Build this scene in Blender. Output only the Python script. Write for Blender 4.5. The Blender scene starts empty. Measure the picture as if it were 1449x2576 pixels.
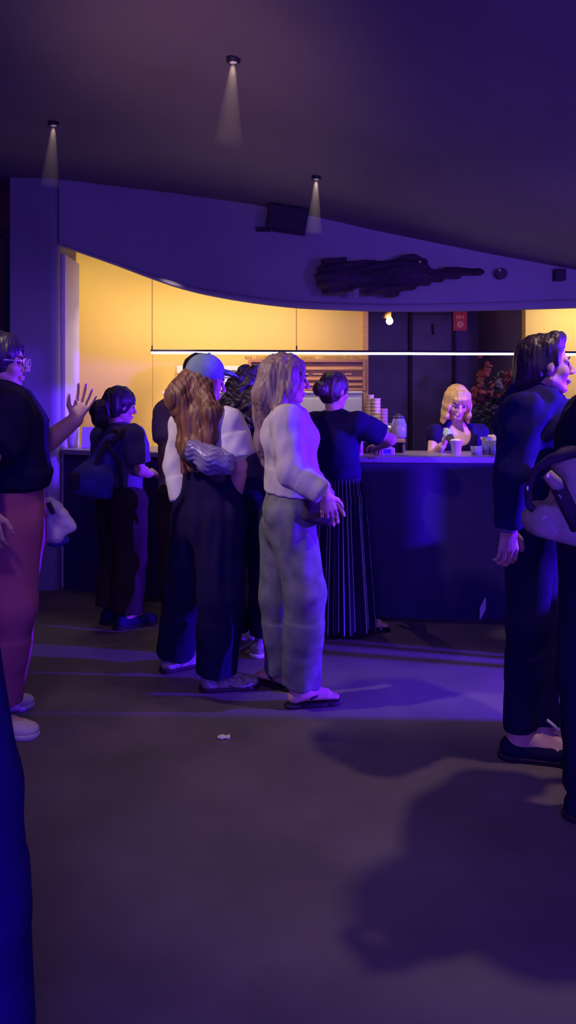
import bpy, bmesh, math, random
import numpy as np
from mathutils import Vector, Matrix

random.seed(7)
RNG = np.random.default_rng(7)
SC = bpy.context.scene
COL = SC.collection
EYE = 1.49
F_PX, HOR, CX = 2000.0, 1005.0, 724.5


def P(px, py, d):
    """world point seen at photo pixel (px, py) at distance d"""
    return np.array([(px - CX) / F_PX * d, d, EYE - (py - HOR) / F_PX * d])


# ------------------------------------------------------------------ camera
cam_data = bpy.data.cameras.new('camera')
cam = bpy.data.objects.new('camera', cam_data)
COL.objects.link(cam)
cam.location = (0, 0, EYE)
cam.rotation_euler = (math.radians(90), 0, 0)
cam_data.sensor_fit = 'VERTICAL'
cam_data.sensor_height = 36.0
cam_data.lens = F_PX / 2576 * 36.0
cam_data.shift_y = -(1288 - HOR) / 2576
cam_data.clip_start = 0.05
SC.camera = cam

# ------------------------------------------------------------------ world, exposure
SC.view_settings.view_transform = 'Standard'
SC.view_settings.look = 'None'
SC.view_settings.gamma = 1.0
SC.view_settings.use_curve_mapping = False
SC.view_settings.exposure = 0.0
world = bpy.data.worlds.new('world')
SC.world = world
world.use_nodes = True
bg = world.node_tree.nodes['Background']
bg.inputs[1].default_value = 1.0
# blue ambient fill for the hall, stronger above to lift the floor over the ceiling
wt = world.node_tree
w_tc = wt.nodes.new('ShaderNodeTexCoord')
w_sep = wt.nodes.new('ShaderNodeSeparateXYZ')
w_ramp = wt.nodes.new('ShaderNodeValToRGB')
w_map = wt.nodes.new('ShaderNodeMapRange')
w_map.inputs[1].default_value = -0.5
w_map.inputs[2].default_value = 0.5
wt.links.new(w_tc.outputs['Generated'], w_sep.inputs[0])
wt.links.new(w_sep.outputs['Z'], w_map.inputs[0])
wt.links.new(w_map.outputs[0], w_ramp.inputs[0])
w_ramp.color_ramp.elements[0].position = 0.35
w_ramp.color_ramp.elements[0].color = (0.016, 0.001, 0.45, 1)
w_ramp.color_ramp.elements[1].position = 0.65
w_ramp.color_ramp.elements[1].color = (0.036, 0.001, 1.4, 1)
wt.links.new(w_ramp.outputs[0], bg.inputs[0])


def aim(o, target):
    v = Vector(target) - o.location
    o.rotation_euler = v.to_track_quat('-Z', 'Y').to_euler()


def lamp(name, kind, loc, target, color, power, **kw):
    ld = bpy.data.lights.new(name, kind)
    ld.color = color
    ld.energy = power
    for k, v in kw.items():
        setattr(ld, k, v)
    o = bpy.data.objects.new(name, ld)
    COL.objects.link(o)
    o.location = loc
    aim(o, target)
    return o


R = math.radians
# low blue stage light shining in from the right
lamp('blue_stage_light', 'SPOT', (5.0, 3.51, 1.30), (0.0, 4.3, 1.25), (0.085, 0.008, 1.0), 4900,
     spot_size=R(75), spot_blend=0.25, shadow_soft_size=0.03)
# ceiling lamp out of frame on the right
lamp('ceiling_spot_right', 'SPOT', (1.52, 2.92, 2.76), (0.85, 3.15, 0.0), (1.0, 0.70, 0.60), 78,
     spot_size=R(64), spot_blend=0.6, shadow_soft_size=0.035)
# unseen fill lamps added for the floor, the queue and front surfaces
lamp('floor_fill', 'SPOT', (-0.8, 2.5, 3.05), (-0.45, 2.7, 0.0), (1.0, 0.66, 0.60), 18,
     spot_size=R(86), spot_blend=1.0, shadow_soft_size=0.3)  # added as soft floor fill
lamp('queue_fill', 'SPOT', (-2.1, 2.9, 3.12), (-0.25, 4.05, 1.25), (1.0, 0.80, 0.74), 230,
     spot_size=R(36), spot_blend=0.9, shadow_soft_size=0.06)  # added to brighten the white tee and cream jacket
lamp('front_fill', 'AREA', (-0.6, -2.2, 2.7), (-0.1, 5.5, 0.9), (0.9, 0.55, 0.9), 15,
     shape='RECTANGLE', size=2.5, size_y=0.5)  # added pinkish fill from behind the camera
lamp('blue_fill', 'AREA', (0.6, -1.0, 1.1), (0.3, 5.5, 2.4), (0.10, 0.022, 1.0), 76,
     shape='RECTANGLE', size=3.0, size_y=0.8)  # added blue fill for ceiling, bulkhead and pilaster
lamp('left_fill', 'SPOT', (-0.75, 0.9, 3.05), (-1.15, 3.5, 0.75), (1.0, 0.62, 0.72), 42,
     spot_size=R(34), spot_blend=1.0, shadow_soft_size=0.15)  # added to warm the mauve trousers and floor at left
# unseen up-lights added to tint the ceiling and bulkhead
lamp('ceiling_wash_pink', 'SPOT', (-0.9, 0.2, 1.0), (-0.42, 3.95, 3.15), (1.0, 0.55, 0.46), 270,
     spot_size=R(27), spot_blend=1.0, shadow_soft_size=0.3)
lamp('bulkhead_wash_blue', 'SPOT', (2.6, 1.6, 1.9), (1.7, 6.8, 2.45), (0.24, 0.10, 1.0), 260,
     spot_size=R(44), spot_blend=1.0, shadow_soft_size=0.2)
lamp('ceiling_wash_blue', 'SPOT', (2.7, 0.8, 0.9), (1.7, 4.2, 2.75), (0.14, 0.04, 1.0), 90,
     spot_size=R(80), spot_blend=1.0, shadow_soft_size=0.3)
# unseen spot added to light the barmaid from the front
lamp('barmaid_fill', 'SPOT', (0.9, 4.7, 2.78), (1.2, 6.05, 1.25), (1.0, 0.72, 0.60), 110,
     spot_size=R(42), spot_blend=0.6, shadow_soft_size=0.03)
lamp('pilaster_fill', 'SPOT', (2.55, 2.9, 2.15), (-1.85, 6.2, 1.55), (0.26, 0.11, 1.0), 430,
     spot_size=R(24), spot_blend=1.0, shadow_soft_size=0.1)  # unseen lamp added to strengthen the blue on the pilaster
lamp('lower_wall_fill', 'SPOT', (-0.95, 6.0, 2.75), (-1.0, 7.6, 1.10), (1.0, 0.74, 0.72), 160,
     spot_size=R(27), spot_blend=1.0, shadow_soft_size=0.05)  # unseen lamp added to lift the low part of the yellow wall
# concealed cove strips behind the bulkhead, warm
lamp('cove_light_left', 'AREA', (-1.12, 7.05, 2.86), (-1.12, 7.6, 1.6), (1.0, 0.84, 0.48), 11.5,
     shape='RECTANGLE', size=2.5, size_y=0.12)
lamp('cove_light_right', 'AREA', (2.95, 7.15, 2.42), (2.95, 7.6, 1.6), (1.0, 0.85, 0.60), 10,
     shape='RECTANGLE', size=1.2, size_y=0.12)
# unseen fill added behind the bulkhead for the cabinets and lower wall
lamp('cabinet_fill', 'AREA', (-0.7, 6.95, 2.40), (-0.7, 7.5, 1.1), (1.0, 0.78, 0.66), 16,
     shape='RECTANGLE', size=2.2, size_y=0.10)

# ------------------------------------------------------------------ materials
MATS = {}


def mat(name, color, rough=0.75, var=0.12, scale=14.0, bump=0.0, bscale=250.0, metal=0.0, emit=None, estr=0.0,
        spec=0.4, trans=0.0, alpha=1.0, stretch=None, color2=None, sheen=0.0):
    if name in MATS:
        return MATS[name]
    m = bpy.data.materials.new(name)
    m.use_nodes = True
    nt = m.node_tree
    b = nt.nodes['Principled BSDF']
    b.inputs['Roughness'].default_value = rough
    b.inputs['Metallic'].default_value = metal
    b.inputs['Specular IOR Level'].default_value = spec
    if trans:
        b.inputs['Transmission Weight'].default_value = trans
    if sheen:
        b.inputs['Sheen Weight'].default_value = sheen
    b.inputs['Alpha'].default_value = alpha
    tc = nt.nodes.new('ShaderNodeTexCoord')
    mp = nt.nodes.new('ShaderNodeMapping')
    nt.links.new(tc.outputs['Object'], mp.inputs['Vector'])
    if stretch:
        mp.inputs['Scale'].default_value = stretch
    nz = nt.nodes.new('ShaderNodeTexNoise')
    nz.inputs['Scale'].default_value = scale
    nz.inputs['Detail'].default_value = 4.0
    nt.links.new(mp.outputs['Vector'], nz.inputs['Vector'])
    cr = nt.nodes.new('ShaderNodeValToRGB')
    c = np.array(color[:3], dtype=float)
    lo = c * (1 - var)
    hi = np.array(color2[:3]) if color2 else np.minimum(c * (1 + var), 1.0)
    cr.color_ramp.elements[0].position = 0.3
    cr.color_ramp.elements[1].position = 0.7
    cr.color_ramp.elements[0].color = (*lo, 1)
    cr.color_ramp.elements[1].color = (*hi, 1)
    nt.links.new(nz.outputs['Fac'], cr.inputs['Fac'])
    nt.links.new(cr.outputs['Color'], b.inputs['Base Color'])
    if bump:
        n2 = nt.nodes.new('ShaderNodeTexNoise')
        n2.inputs['Scale'].default_value = bscale
        n2.inputs['Detail'].default_value = 3.0
        nt.links.new(mp.outputs['Vector'], n2.inputs['Vector'])
        bp = nt.nodes.new('ShaderNodeBump')
        bp.inputs['Strength'].default_value = bump
        bp.inputs['Distance'].default_value = 0.01
        nt.links.new(n2.outputs['Fac'], bp.inputs['Height'])
        nt.links.new(bp.outputs['Normal'], b.inputs['Normal'])
    if emit:
        b.inputs['Emission Color'].default_value = (*emit, 1)
        b.inputs['Emission Strength'].default_value = estr
    MATS[name] = m
    return m


M_FLOOR = mat('floor_concrete', (0.145, 0.115, 0.125), 0.62, 0.22, 2.2, 0.15, 90, spec=0.3)
M_CEIL = mat('ceiling_paint', (0.21, 0.18, 0.20), 0.85, 0.1, 1.2)
M_BULK = mat('bulkhead_paint', (0.36, 0.33, 0.38), 0.8, 0.06, 2.0)
M_PIL = mat('pilaster_paint', (0.30, 0.27, 0.33), 0.7, 0.06, 3.0)
M_WHITEPAINT = mat('white_paint', (0.72, 0.66, 0.66), 0.6, 0.04, 4.0)
M_YEL = mat('yellow_paint', (0.78, 0.525, 0.13), 0.6, 0.035, 1.5, stretch=(1, 1, 0.15))
M_DARKWALL = mat('dark_wall', (0.15, 0.09, 0.24), 0.45, 0.15, 2.0)
M_DARKPANEL = mat('dark_panel', (0.17, 0.10, 0.21), 0.4, 0.15, 3.0)
M_COUNTER = mat('counter_front', (0.035, 0.018, 0.10), 0.6, 0.15, 3.0)
M_TOP = mat('counter_top', (0.30, 0.24, 0.33), 0.35, 0.1, 8.0)
M_STEEL = mat('brushed_steel', (0.72, 0.68, 0.66), 0.5, 0.05, 6.0, spec=0.25, stretch=(1, 1, 12))
M_WOOD = mat('board_wood', (0.42, 0.18, 0.11), 0.6, 0.22, 5.0, stretch=(1, 1, 18))
M_SLOT = mat('board_slot', (0.13, 0.05, 0.09), 0.6, 0.3, 9.0, stretch=(1, 1, 4))
M_WOODLIGHT = mat('board_strip', (0.62, 0.32, 0.14), 0.6, 0.15, 9.0, stretch=(1, 1, 10))
M_PAPER = mat('paper', (0.80, 0.74, 0.62), 0.8, 0.03, 5.0)
M_INK = mat('ink', (0.06, 0.04, 0.05), 0.8, 0.1)
M_INKSOFT = mat('faded_ink', (0.42, 0.24, 0.10), 0.8, 0.1)
M_BLACK = mat('black_metal', (0.02, 0.015, 0.035), 0.5, 0.1)
M_DARKTRIM = mat('dark_trim', (0.035, 0.02, 0.05), 0.6, 0.1)
M_RUST = mat('side_wall', (0.12, 0.05, 0.05), 0.7, 0.2, 2.0)
M_LED = mat('led_diffuser', (0.9, 0.9, 0.9), 0.5, 0.0, emit=(1.0, 0.90, 0.84), estr=7.5)
M_BULB = mat('bulb_glow', (1, 0.9, 0.7), 0.4, 0.0, emit=(1.0, 0.80, 0.42), estr=14)
M_LENS = mat('lamp_lens', (1, 0.9, 0.8), 0.4, 0.0, emit=(1.0, 0.82, 0.62), estr=0.08)
M_RED = mat('sign_red', (0.62, 0.05, 0.08), 0.5, 0.05, emit=(0.6, 0.05, 0.12), estr=0.10)  # faint glow added to the plate, though it is no lamp
M_SIGNPINK = mat('sign_mark', (0.9, 0.5, 0.5), 0.5, 0.03, emit=(0.9, 0.4, 0.45), estr=0.10)  # same added glow on the lettering and ring
M_GLASS = mat('clear_glass', (0.9, 0.9, 0.95), 0.08, 0.0, trans=0.85, spec=0.5)
M_CUPW = mat('white_cup', (0.85, 0.80, 0.80), 0.6, 0.03)
M_CUPCREAM = mat('cream_cup', (0.78, 0.64, 0.34), 0.6, 0.06, 30, stretch=(1, 1, 6))
M_CUPBROWN = mat('brown_cup', (0.42, 0.24, 0.18), 0.6, 0.06)
M_SKIN = mat('skin', (0.62, 0.36, 0.28), 0.5, 0.06, 20, spec=0.35)
M_SKINPALE = mat('skin_pale', (0.78, 0.50, 0.42), 0.5, 0.05, 20, spec=0.35)
M_SKINDARK = mat('skin_brown', (0.26, 0.13, 0.09), 0.5, 0.06, 20, spec=0.35)
M_EYE = mat('eye', (0.08, 0.05, 0.06), 0.15, 0.1)
M_BROW = mat('brow_hair', (0.07, 0.04, 0.04), 0.7, 0.1)
M_LIP = mat('lip', (0.5, 0.2, 0.2), 0.4, 0.05)

HS = (1, 1, 0.12)
M_HDARK = mat('dark_hair', (0.028, 0.016, 0.028), 0.45, 0.5, 60, 0.4, 120, stretch=HS, spec=0.5)
M_HBROWN = mat('dark_brown_hair', (0.05, 0.025, 0.03), 0.45, 0.5, 60, 0.4, 120, stretch=HS, spec=0.5)
M_HAUBURN = mat('auburn_hair', (0.14, 0.045, 0.030), 0.45, 0.6, 40, 0.5, 110, stretch=HS, spec=0.4, color2=(0.27, 0.11, 0.065))
M_HBLOND = mat('ash_blond_hair', (0.25, 0.15, 0.14), 0.45, 0.45, 55, 0.45, 110, stretch=HS, spec=0.5)
M_HGOLD = mat('golden_blond_hair', (0.66, 0.46, 0.14), 0.42, 0.3, 55, 0.45, 110, stretch=HS, spec=0.5)

CB = dict(bump=0.25, bscale=420, spec=0.12)
M_NAVY = mat('navy_cloth', (0.018, 0.008, 0.075), 0.95, 0.2, 10, **CB)
M_BLACKCLOTH = mat('black_cloth', (0.012, 0.006, 0.045), 0.95, 0.2, 10, **CB)
M_BLUEBLACK = mat('blue_black_cloth', (0.014, 0.008, 0.085), 0.95, 0.2, 10, **CB)
M_GREYTEE = mat('grey_blue_cloth', (0.14, 0.11, 0.20), 0.95, 0.12, 10, **CB)
M_GREYPOLO = mat('taupe_cloth', (0.27, 0.20, 0.21), 0.95, 0.12, 10, **CB)
M_WHITETEE = mat('white_cloth', (0.66, 0.58, 0.60), 0.9, 0.06, 8, **CB)
M_JACKET = mat('cream_linen', (0.50, 0.42, 0.46), 0.9, 0.08, 12, **CB)
M_OLIVE = mat('olive_grey_denim', (0.155, 0.15, 0.17), 0.92, 0.25, 16, **CB)
M_MAUVE = mat('mauve_cloth', (0.42, 0.11, 0.19), 0.9, 0.14, 5, **CB)
M_BROWNCLOTH = mat('brown_cloth', (0.04, 0.02, 0.03), 0.95, 0.15, 8, **CB)
M_BLUEJEAN = mat('blue_cloth', (0.022, 0.008, 0.12), 0.95, 0.25, 5, **CB)
M_CAP = mat('cap_denim', (0.17, 0.21, 0.30), 0.9, 0.12, 30, **CB)
M_FOIL = mat('foil_cloth', (0.22, 0.17, 0.38), 0.36, 0.15, 18, metal=0.25, spec=0.6, stretch=(1, 1, 5))
M_BAGNAVY = mat('navy_nylon', (0.045, 0.028, 0.28), 0.6, 0.3, 14, 0.2, 200, spec=0.4)
M_BAGOLIVE = mat('khaki_canvas', (0.40, 0.32, 0.27), 0.85, 0.2, 14, **CB)
M_BAGDARK = mat('dark_canvas', (0.05, 0.03, 0.06), 0.85, 0.2, 14, **CB)
M_PLASTIC = mat('white_plastic', (0.66, 0.58, 0.62), 0.4, 0.08, 8, spec=0.5)
M_BUCKLE = mat('buckle_metal', (0.8, 0.74, 0.66), 0.25, 0.05, metal=0.6)
M_SHOEW = mat('cream_canvas', (0.72, 0.66, 0.54), 0.8, 0.08, 20)
M_SHOEG = mat('patterned_canvas', (0.20, 0.17, 0.20), 0.8, 0.5, 55, color2=(0.5, 0.42, 0.42))
M_RUBBER = mat('rubber_sole', (0.02, 0.012, 0.02), 0.7, 0.1)
M_RUBBERW = mat('pale_rubber', (0.62, 0.58, 0.56), 0.6, 0.05)
M_BARK = mat('dark_bark', (0.05, 0.03, 0.06), 0.9, 0.45, 12, 0.8, 30, stretch=(0.2, 1, 1))
M_LEAF = mat('dull_leaf', (0.022, 0.03, 0.035), 0.6, 0.3, 20)
M_PETAL = mat('red_petal', (0.17, 0.018, 0.04), 0.6, 0.25, 20)
M_PETALPALE = mat('pale_petal', (0.10, 0.075, 0.10), 0.6, 0.25, 20)
M_VASE = mat('dark_vase', (0.06, 0.05, 0.08), 0.25, 0.1)
M_MINT = mat('mint_plastic', (0.45, 0.68, 0.60), 0.4, 0.05)
M_PINKLABEL = mat('pink_label', (0.62, 0.22, 0.26), 0.5, 0.05)
M_BLUELIQ = mat('blue_label', (0.10, 0.08, 0.55), 0.4, 0.05)


def striped(name):
    m = mat(name, (0.014, 0.007, 0.05), 0.9, 0.15, 10, spec=0.1)
    nt = m.node_tree
    b = nt.nodes['Principled BSDF']
    at = nt.nodes.new('ShaderNodeAttribute')
    at.attribute_name = 'around'
    wv = nt.nodes.new('ShaderNodeMath'); wv.operation = 'FRACT'
    nt.links.new(at.outputs['Fac'], wv.inputs[0])
    gt = nt.nodes.new('ShaderNodeMath'); gt.operation = 'LESS_THAN'; gt.inputs[1].default_value = 0.2
    nt.links.new(wv.outputs[0], gt.inputs[0])
    mx = nt.nodes.new('ShaderNodeMixRGB')
    mx.inputs[1].default_value = (0.014, 0.007, 0.05, 1)
    mx.inputs[2].default_value = (0.42, 0.35, 0.40, 1)
    nt.links.new(gt.outputs[0], mx.inputs[0])
    nt.links.new(mx.outputs[0], b.inputs['Base Color'])
    return m


M_STRIPE = striped('striped_cloth')

# ------------------------------------------------------------------ object helpers


def tag(o, label, cat, group=None, kind=None):
    o['label'] = label
    o['category'] = cat
    if group:
        o['group'] = group
    if kind:
        o['kind'] = kind
    return o


def empty(name, loc, label, cat, group=None):
    o = bpy.data.objects.new(name, None)
    o.empty_display_size = 0.1
    COL.objects.link(o)
    o.location = loc
    tag(o, label, cat, group)
    return o


def link(name, me, m, parent=None, loc=None):
    o = bpy.data.objects.new(name, me)
    COL.objects.link(o)
    if m:
        me.materials.append(m)
    if parent is not None:
        o.parent = parent
        base = Vector((0, 0, 0))
        q = parent
        while q is not None:
            base += q.location
            q = q.parent
        o.location = (Vector(loc) if loc is not None else Vector((0, 0, 0))) - base
    elif loc is not None:
        o.location = loc
    return o


def mesh_np(name, V, Q, smooth=True):
    me = bpy.data.meshes.new(name)
    n = len(Q)
    k = Q.shape[1]
    me.vertices.add(len(V))
    me.vertices.foreach_set('co', np.ascontiguousarray(V, dtype=np.float32).ravel())
    me.loops.add(n * k)
    me.loops.foreach_set('vertex_index', np.ascontiguousarray(Q, dtype=np.int32).ravel())
    me.polygons.add(n)
    me.polygons.foreach_set('loop_start', np.arange(0, n * k, k, dtype=np.int32))
    me.polygons.foreach_set('loop_total', np.full(n, k, dtype=np.int32))
    me.polygons.foreach_set('use_smooth', np.full(n, smooth, dtype=bool))
    me.update(calc_edges=True)
    me.validate()
    return me


class MB:
    """collects plain shapes into one mesh"""

    def __init__(self):
        self.bm = bmesh.new()

    def box(self, c, s, rot=None, bev=0.0):
        r = bmesh.ops.create_cube(self.bm, size=1.0)
        vs = r['verts']
        for v in vs:
            v.co = Vector((v.co.x * s[0], v.co.y * s[1], v.co.z * s[2]))
            if rot is not None:
                v.co = rot @ v.co
            v.co += Vector(c)
        if bev:
            es = list({e for v in vs for e in v.link_edges})
            bmesh.ops.bevel(self.bm, geom=es, offset=bev, segments=2, affect='EDGES', profile=0.6)
        return self

    def tube(self, pts, r, seg=10, cap=True):
        pts = [Vector(p) for p in pts]
        n = len(pts)
        rr = r if hasattr(r, '__len__') else [r] * n
        rings = []
        up = None
        for i, p in enumerate(pts):
            t = (pts[min(i + 1, n - 1)] - pts[max(i - 1, 0)]).normalized()
            if up is None:
                up = Vector((0, 0, 1)) if abs(t.z) < 0.9 else Vector((1, 0, 0))
            a = t.cross(up).normalized()
            b = a.cross(t).normalized()
            up = b
            rings.append([self.bm.verts.new(p + a * rr[i] * math.cos(2 * math.pi * k / seg) + b * rr[i] * math.sin(2 * math.pi * k / seg)) for k in range(seg)])
        for i in range(n - 1):
            for k in range(seg):
                self.bm.faces.new((rings[i][k], rings[i][(k + 1) % seg], rings[i + 1][(k + 1) % seg], rings[i + 1][k]))
        if cap:
            self.bm.faces.new(list(reversed(rings[0])))
            self.bm.faces.new(rings[-1])
        return self

    def lathe(self, c, prof, seg=24):
        c = Vector(c)
        rings = []
        for (r, z) in prof:
            rings.append([self.bm.verts.new(c + Vector((r * math.cos(2 * math.pi * k / seg), r * math.sin(2 * math.pi * k / seg), z))) for k in range(seg)])
        for i in range(len(prof) - 1):
            for k in range(seg):
                self.bm.faces.new((rings[i][k], rings[i][(k + 1) % seg], rings[i + 1][(k + 1) % seg], rings[i + 1][k]))
        if prof[0][0] > 1e-5:
            self.bm.faces.new(list(reversed(rings[0])))
        if prof[-1][0] > 1e-5:
            self.bm.faces.new(rings[-1])
        return self

    def sheet(self, rows):
        vs = [[self.bm.verts.new(Vector(p)) for p in row] for row in rows]
        for i in range(len(vs) - 1):
            for j in range(len(vs[0]) - 1):
                self.bm.faces.new((vs[i][j], vs[i][j + 1], vs[i + 1][j + 1], vs[i + 1][j]))
        return self

    def build(self, name, m, parent=None, smooth=False, center=False):
        bmesh.ops.recalc_face_normals(self.bm, faces=self.bm.faces)
        loc = None
        if center:
            vs = self.bm.verts
            mn = Vector((min(v.co.x for v in vs), min(v.co.y for v in vs), min(v.co.z for v in vs)))
            mx = Vector((max(v.co.x for v in vs), max(v.co.y for v in vs), max(v.co.z for v in vs)))
            loc = Vector(((mn.x + mx.x) / 2, (mn.y + mx.y) / 2, mn.z))
            bmesh.ops.translate(self.bm, verts=self.bm.verts, vec=-loc)
        me = bpy.data.meshes.new(name)
        self.bm.to_mesh(me)
        self.bm.free()
        for p in me.polygons:
            p.use_smooth = smooth
        return link(name, me, m, parent, loc)


def struct(o):
    o['kind'] = 'structure'
    return o


# ------------------------------------------------------------------ signed-distance modelling (organic forms)


def vec(*a):
    return np.array(a, dtype=float)


def nrm(v):
    v = np.asarray(v, dtype=float)
    return v / (np.linalg.norm(v) + 1e-12)


class Sdf:
    def __init__(self, k=0.02):
        self.p = []
        self.k = k

    def _add(self, fn, lo, hi, k, op):
        self.p.append((fn, np.array(lo), np.array(hi), self.k if k is None else k, op))
        return self

    def cone(self, a, b, ra, rb=None, k=None, op='+'):
        a = np.asarray(a, float); b = np.asarray(b, float)
        rb = ra if rb is None else rb
        ba = b - a
        bb = float(ba @ ba) + 1e-9

        def fn(x, y, z):
            px, py, pz = x - a[0], y - a[1], z - a[2]
            t = np.clip((px * ba[0] + py * ba[1] + pz * ba[2]) / bb, 0, 1)
            return np.sqrt((px - t * ba[0]) ** 2 + (py - t * ba[1]) ** 2 + (pz - t * ba[2]) ** 2) - (ra + (rb - ra) * t)
        r = max(ra, rb)
        return self._add(fn, np.minimum(a, b) - r, np.maximum(a, b) + r, k, op)

    def chain(self, pts, rad, k=None, op='+'):
        for i in range(len(pts) - 1):
            self.cone(pts[i], pts[i + 1], rad[i], rad[i + 1], k, op)
        return self

    def ball(self, c, r, k=None, op='+'):
        return self.cone(c, np.asarray(c, float) + vec(0, 0, 1e-4), r, r, k, op)

    def ell(self, c, r, M=None, k=None, op='+'):
        c = np.asarray(c, float)
        r = np.asarray(r, float)
        M = np.eye(3) if M is None else np.asarray(M)

        def fn(x, y, z):
            px, py, pz = x - c[0], y - c[1], z - c[2]
            q = [px * M[0, i] + py * M[1, i] + pz * M[2, i] for i in range(3)]
            k0 = np.sqrt((q[0] / r[0]) ** 2 + (q[1] / r[1]) ** 2 + (q[2] / r[2]) ** 2)
            k1 = np.sqrt((q[0] / r[0] ** 2) ** 2 + (q[1] / r[1] ** 2) ** 2 + (q[2] / r[2] ** 2) ** 2) + 1e-9
            return k0 * (k0 - 1) / k1
        e = np.sqrt(((M * r) ** 2).sum(axis=1))
        return self._add(fn, c - e, c + e, k, op)

    def tube(self, a, b, ra, rb, u, k=None, op='+', flat=False, cap=None):
        """elliptic tube from a to b; ra, rb = (half width along u, half depth)"""
        a = np.asarray(a, float); b = np.asarray(b, float)
        w = b - a
        L = float(np.linalg.norm(w)) + 1e-9
        w = w / L
        u = nrm(np.asarray(u, float) - w * float(np.asarray(u, float) @ w))
        v = np.cross(w, u)
        cr = cap if cap else min(*ra, *rb)

        def fn(x, y, z):
            px, py, pz = x - a[0], y - a[1], z - a[2]
            lu = px * u[0] + py * u[1] + pz * u[2]
            lv = px * v[0] + py * v[1] + pz * v[2]
            lw = px * w[0] + py * w[1] + pz * w[2]
            t = np.clip(lw / L, 0, 1)
            ru = ra[0] + (rb[0] - ra[0]) * t
            rv = ra[1] + (rb[1] - ra[1]) * t
            if flat:
                o = 0.0
            else:
                o = (lw - t * L) / cr
            k0 = np.sqrt((lu / ru) ** 2 + (lv / rv) ** 2 + o * o)
            k1 = np.sqrt((lu / ru ** 2) ** 2 + (lv / rv ** 2) ** 2 + (o / cr) ** 2) + 1e-9
            d = k0 * (k0 - 1) / k1
            if flat:
                d = np.maximum(d, np.maximum(lw - L, -lw))
            return d
        r = max(*ra, *rb) + (cr if not flat else 0)
        return self._add(fn, np.minimum(a, b) - r, np.maximum(a, b) + r, k, op)

    def tubes(self, rows, u, k=None, flat=False, op='+'):
        """rows: list of (point, half width, half depth)"""
        for i in range(len(rows) - 1):
            self.tube(rows[i][0], rows[i + 1][0], rows[i][1:3], rows[i + 1][1:3], u, k, op, flat)
        return self

    def box(self, c, h, M=None, rnd=0.01, k=None, op='+'):
        c = np.asarray(c, float)
        h = np.asarray(h, float)
        M = np.eye(3) if M is None else np.asarray(M)

        def fn(x, y, z):
            px, py, pz = x - c[0], y - c[1], z - c[2]
            q = [np.abs(px * M[0, i] + py * M[1, i] + pz * M[2, i]) - (h[i] - rnd) for i in range(3)]
            o = np.sqrt(np.maximum(q[0], 0) ** 2 + np.maximum(q[1], 0) ** 2 + np.maximum(q[2], 0) ** 2)
            return o + np.minimum(np.maximum(np.maximum(q[0], q[1]), q[2]), 0) - rnd
        e = np.abs(M) @ h
        return self._add(fn, c - e, c + e, k, op)

    def half(self, pt, n):
        """cut away everything on the +n side of pt"""
        self.p.append(((np.asarray(pt, float), nrm(n)), None, None, 0, 'half'))
        return self

    def mesh(self, h, noise=None):
        lo = np.min([q[1] for q in self.p if q[4] == '+'], axis=0) - 4 * h - 0.02
        hi = np.max([q[2] for q in self.p if q[4] == '+'], axis=0) + 4 * h + 0.02
        n = np.ceil((hi - lo) / h).astype(int) + 1
        f = np.full(n, 1.0, dtype=np.float32)
        ax = [lo[i] + h * np.arange(n[i]) for i in range(3)]
        for fn, a, b, k, op in self.p:
            if op == 'half':
                pt, nn = fn
                d = (ax[0][:, None, None] - pt[0]) * nn[0] + (ax[1][None, :, None] - pt[1]) * nn[1] + (ax[2][None, None, :] - pt[2]) * nn[2]
                f = np.maximum(f, d.astype(np.float32))
                continue
            m = k + 3 * h
            i0 = np.clip(np.floor((a - m - lo) / h).astype(int), 0, n - 1)
            i1 = np.clip(np.ceil((b + m - lo) / h).astype(int) + 1, 0, n)
            if np.any(i1 <= i0):
                continue
            sl = tuple(slice(i0[i], i1[i]) for i in range(3))
            d = fn(ax[0][sl[0]][:, None, None], ax[1][sl[1]][None, :, None], ax[2][sl[2]][None, None, :]).astype(np.float32)
            g = f[sl]
            if op == '+':
                if k > 0:
                    hh = np.maximum(k - np.abs(g - d), 0) / k
                    f[sl] = np.minimum(g, d) - hh * hh * k * 0.25
                else:
                    f[sl] = np.minimum(g, d)
            else:
                d = -d
                if k > 0:
                    hh = np.maximum(k - np.abs(g - d), 0) / k
                    f[sl] = np.maximum(g, d) + hh * hh * k * 0.25
                else:
                    f[sl] = np.maximum(g, d)
        if noise is not None:
            idx = np.nonzero(np.abs(f) < 0.045)
            X = np.stack([lo[i] + h * idx[i] for i in range(3)], axis=1)
            f[idx] += noise(X).astype(np.float32)
        return surface_nets(f, lo, h)


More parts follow.
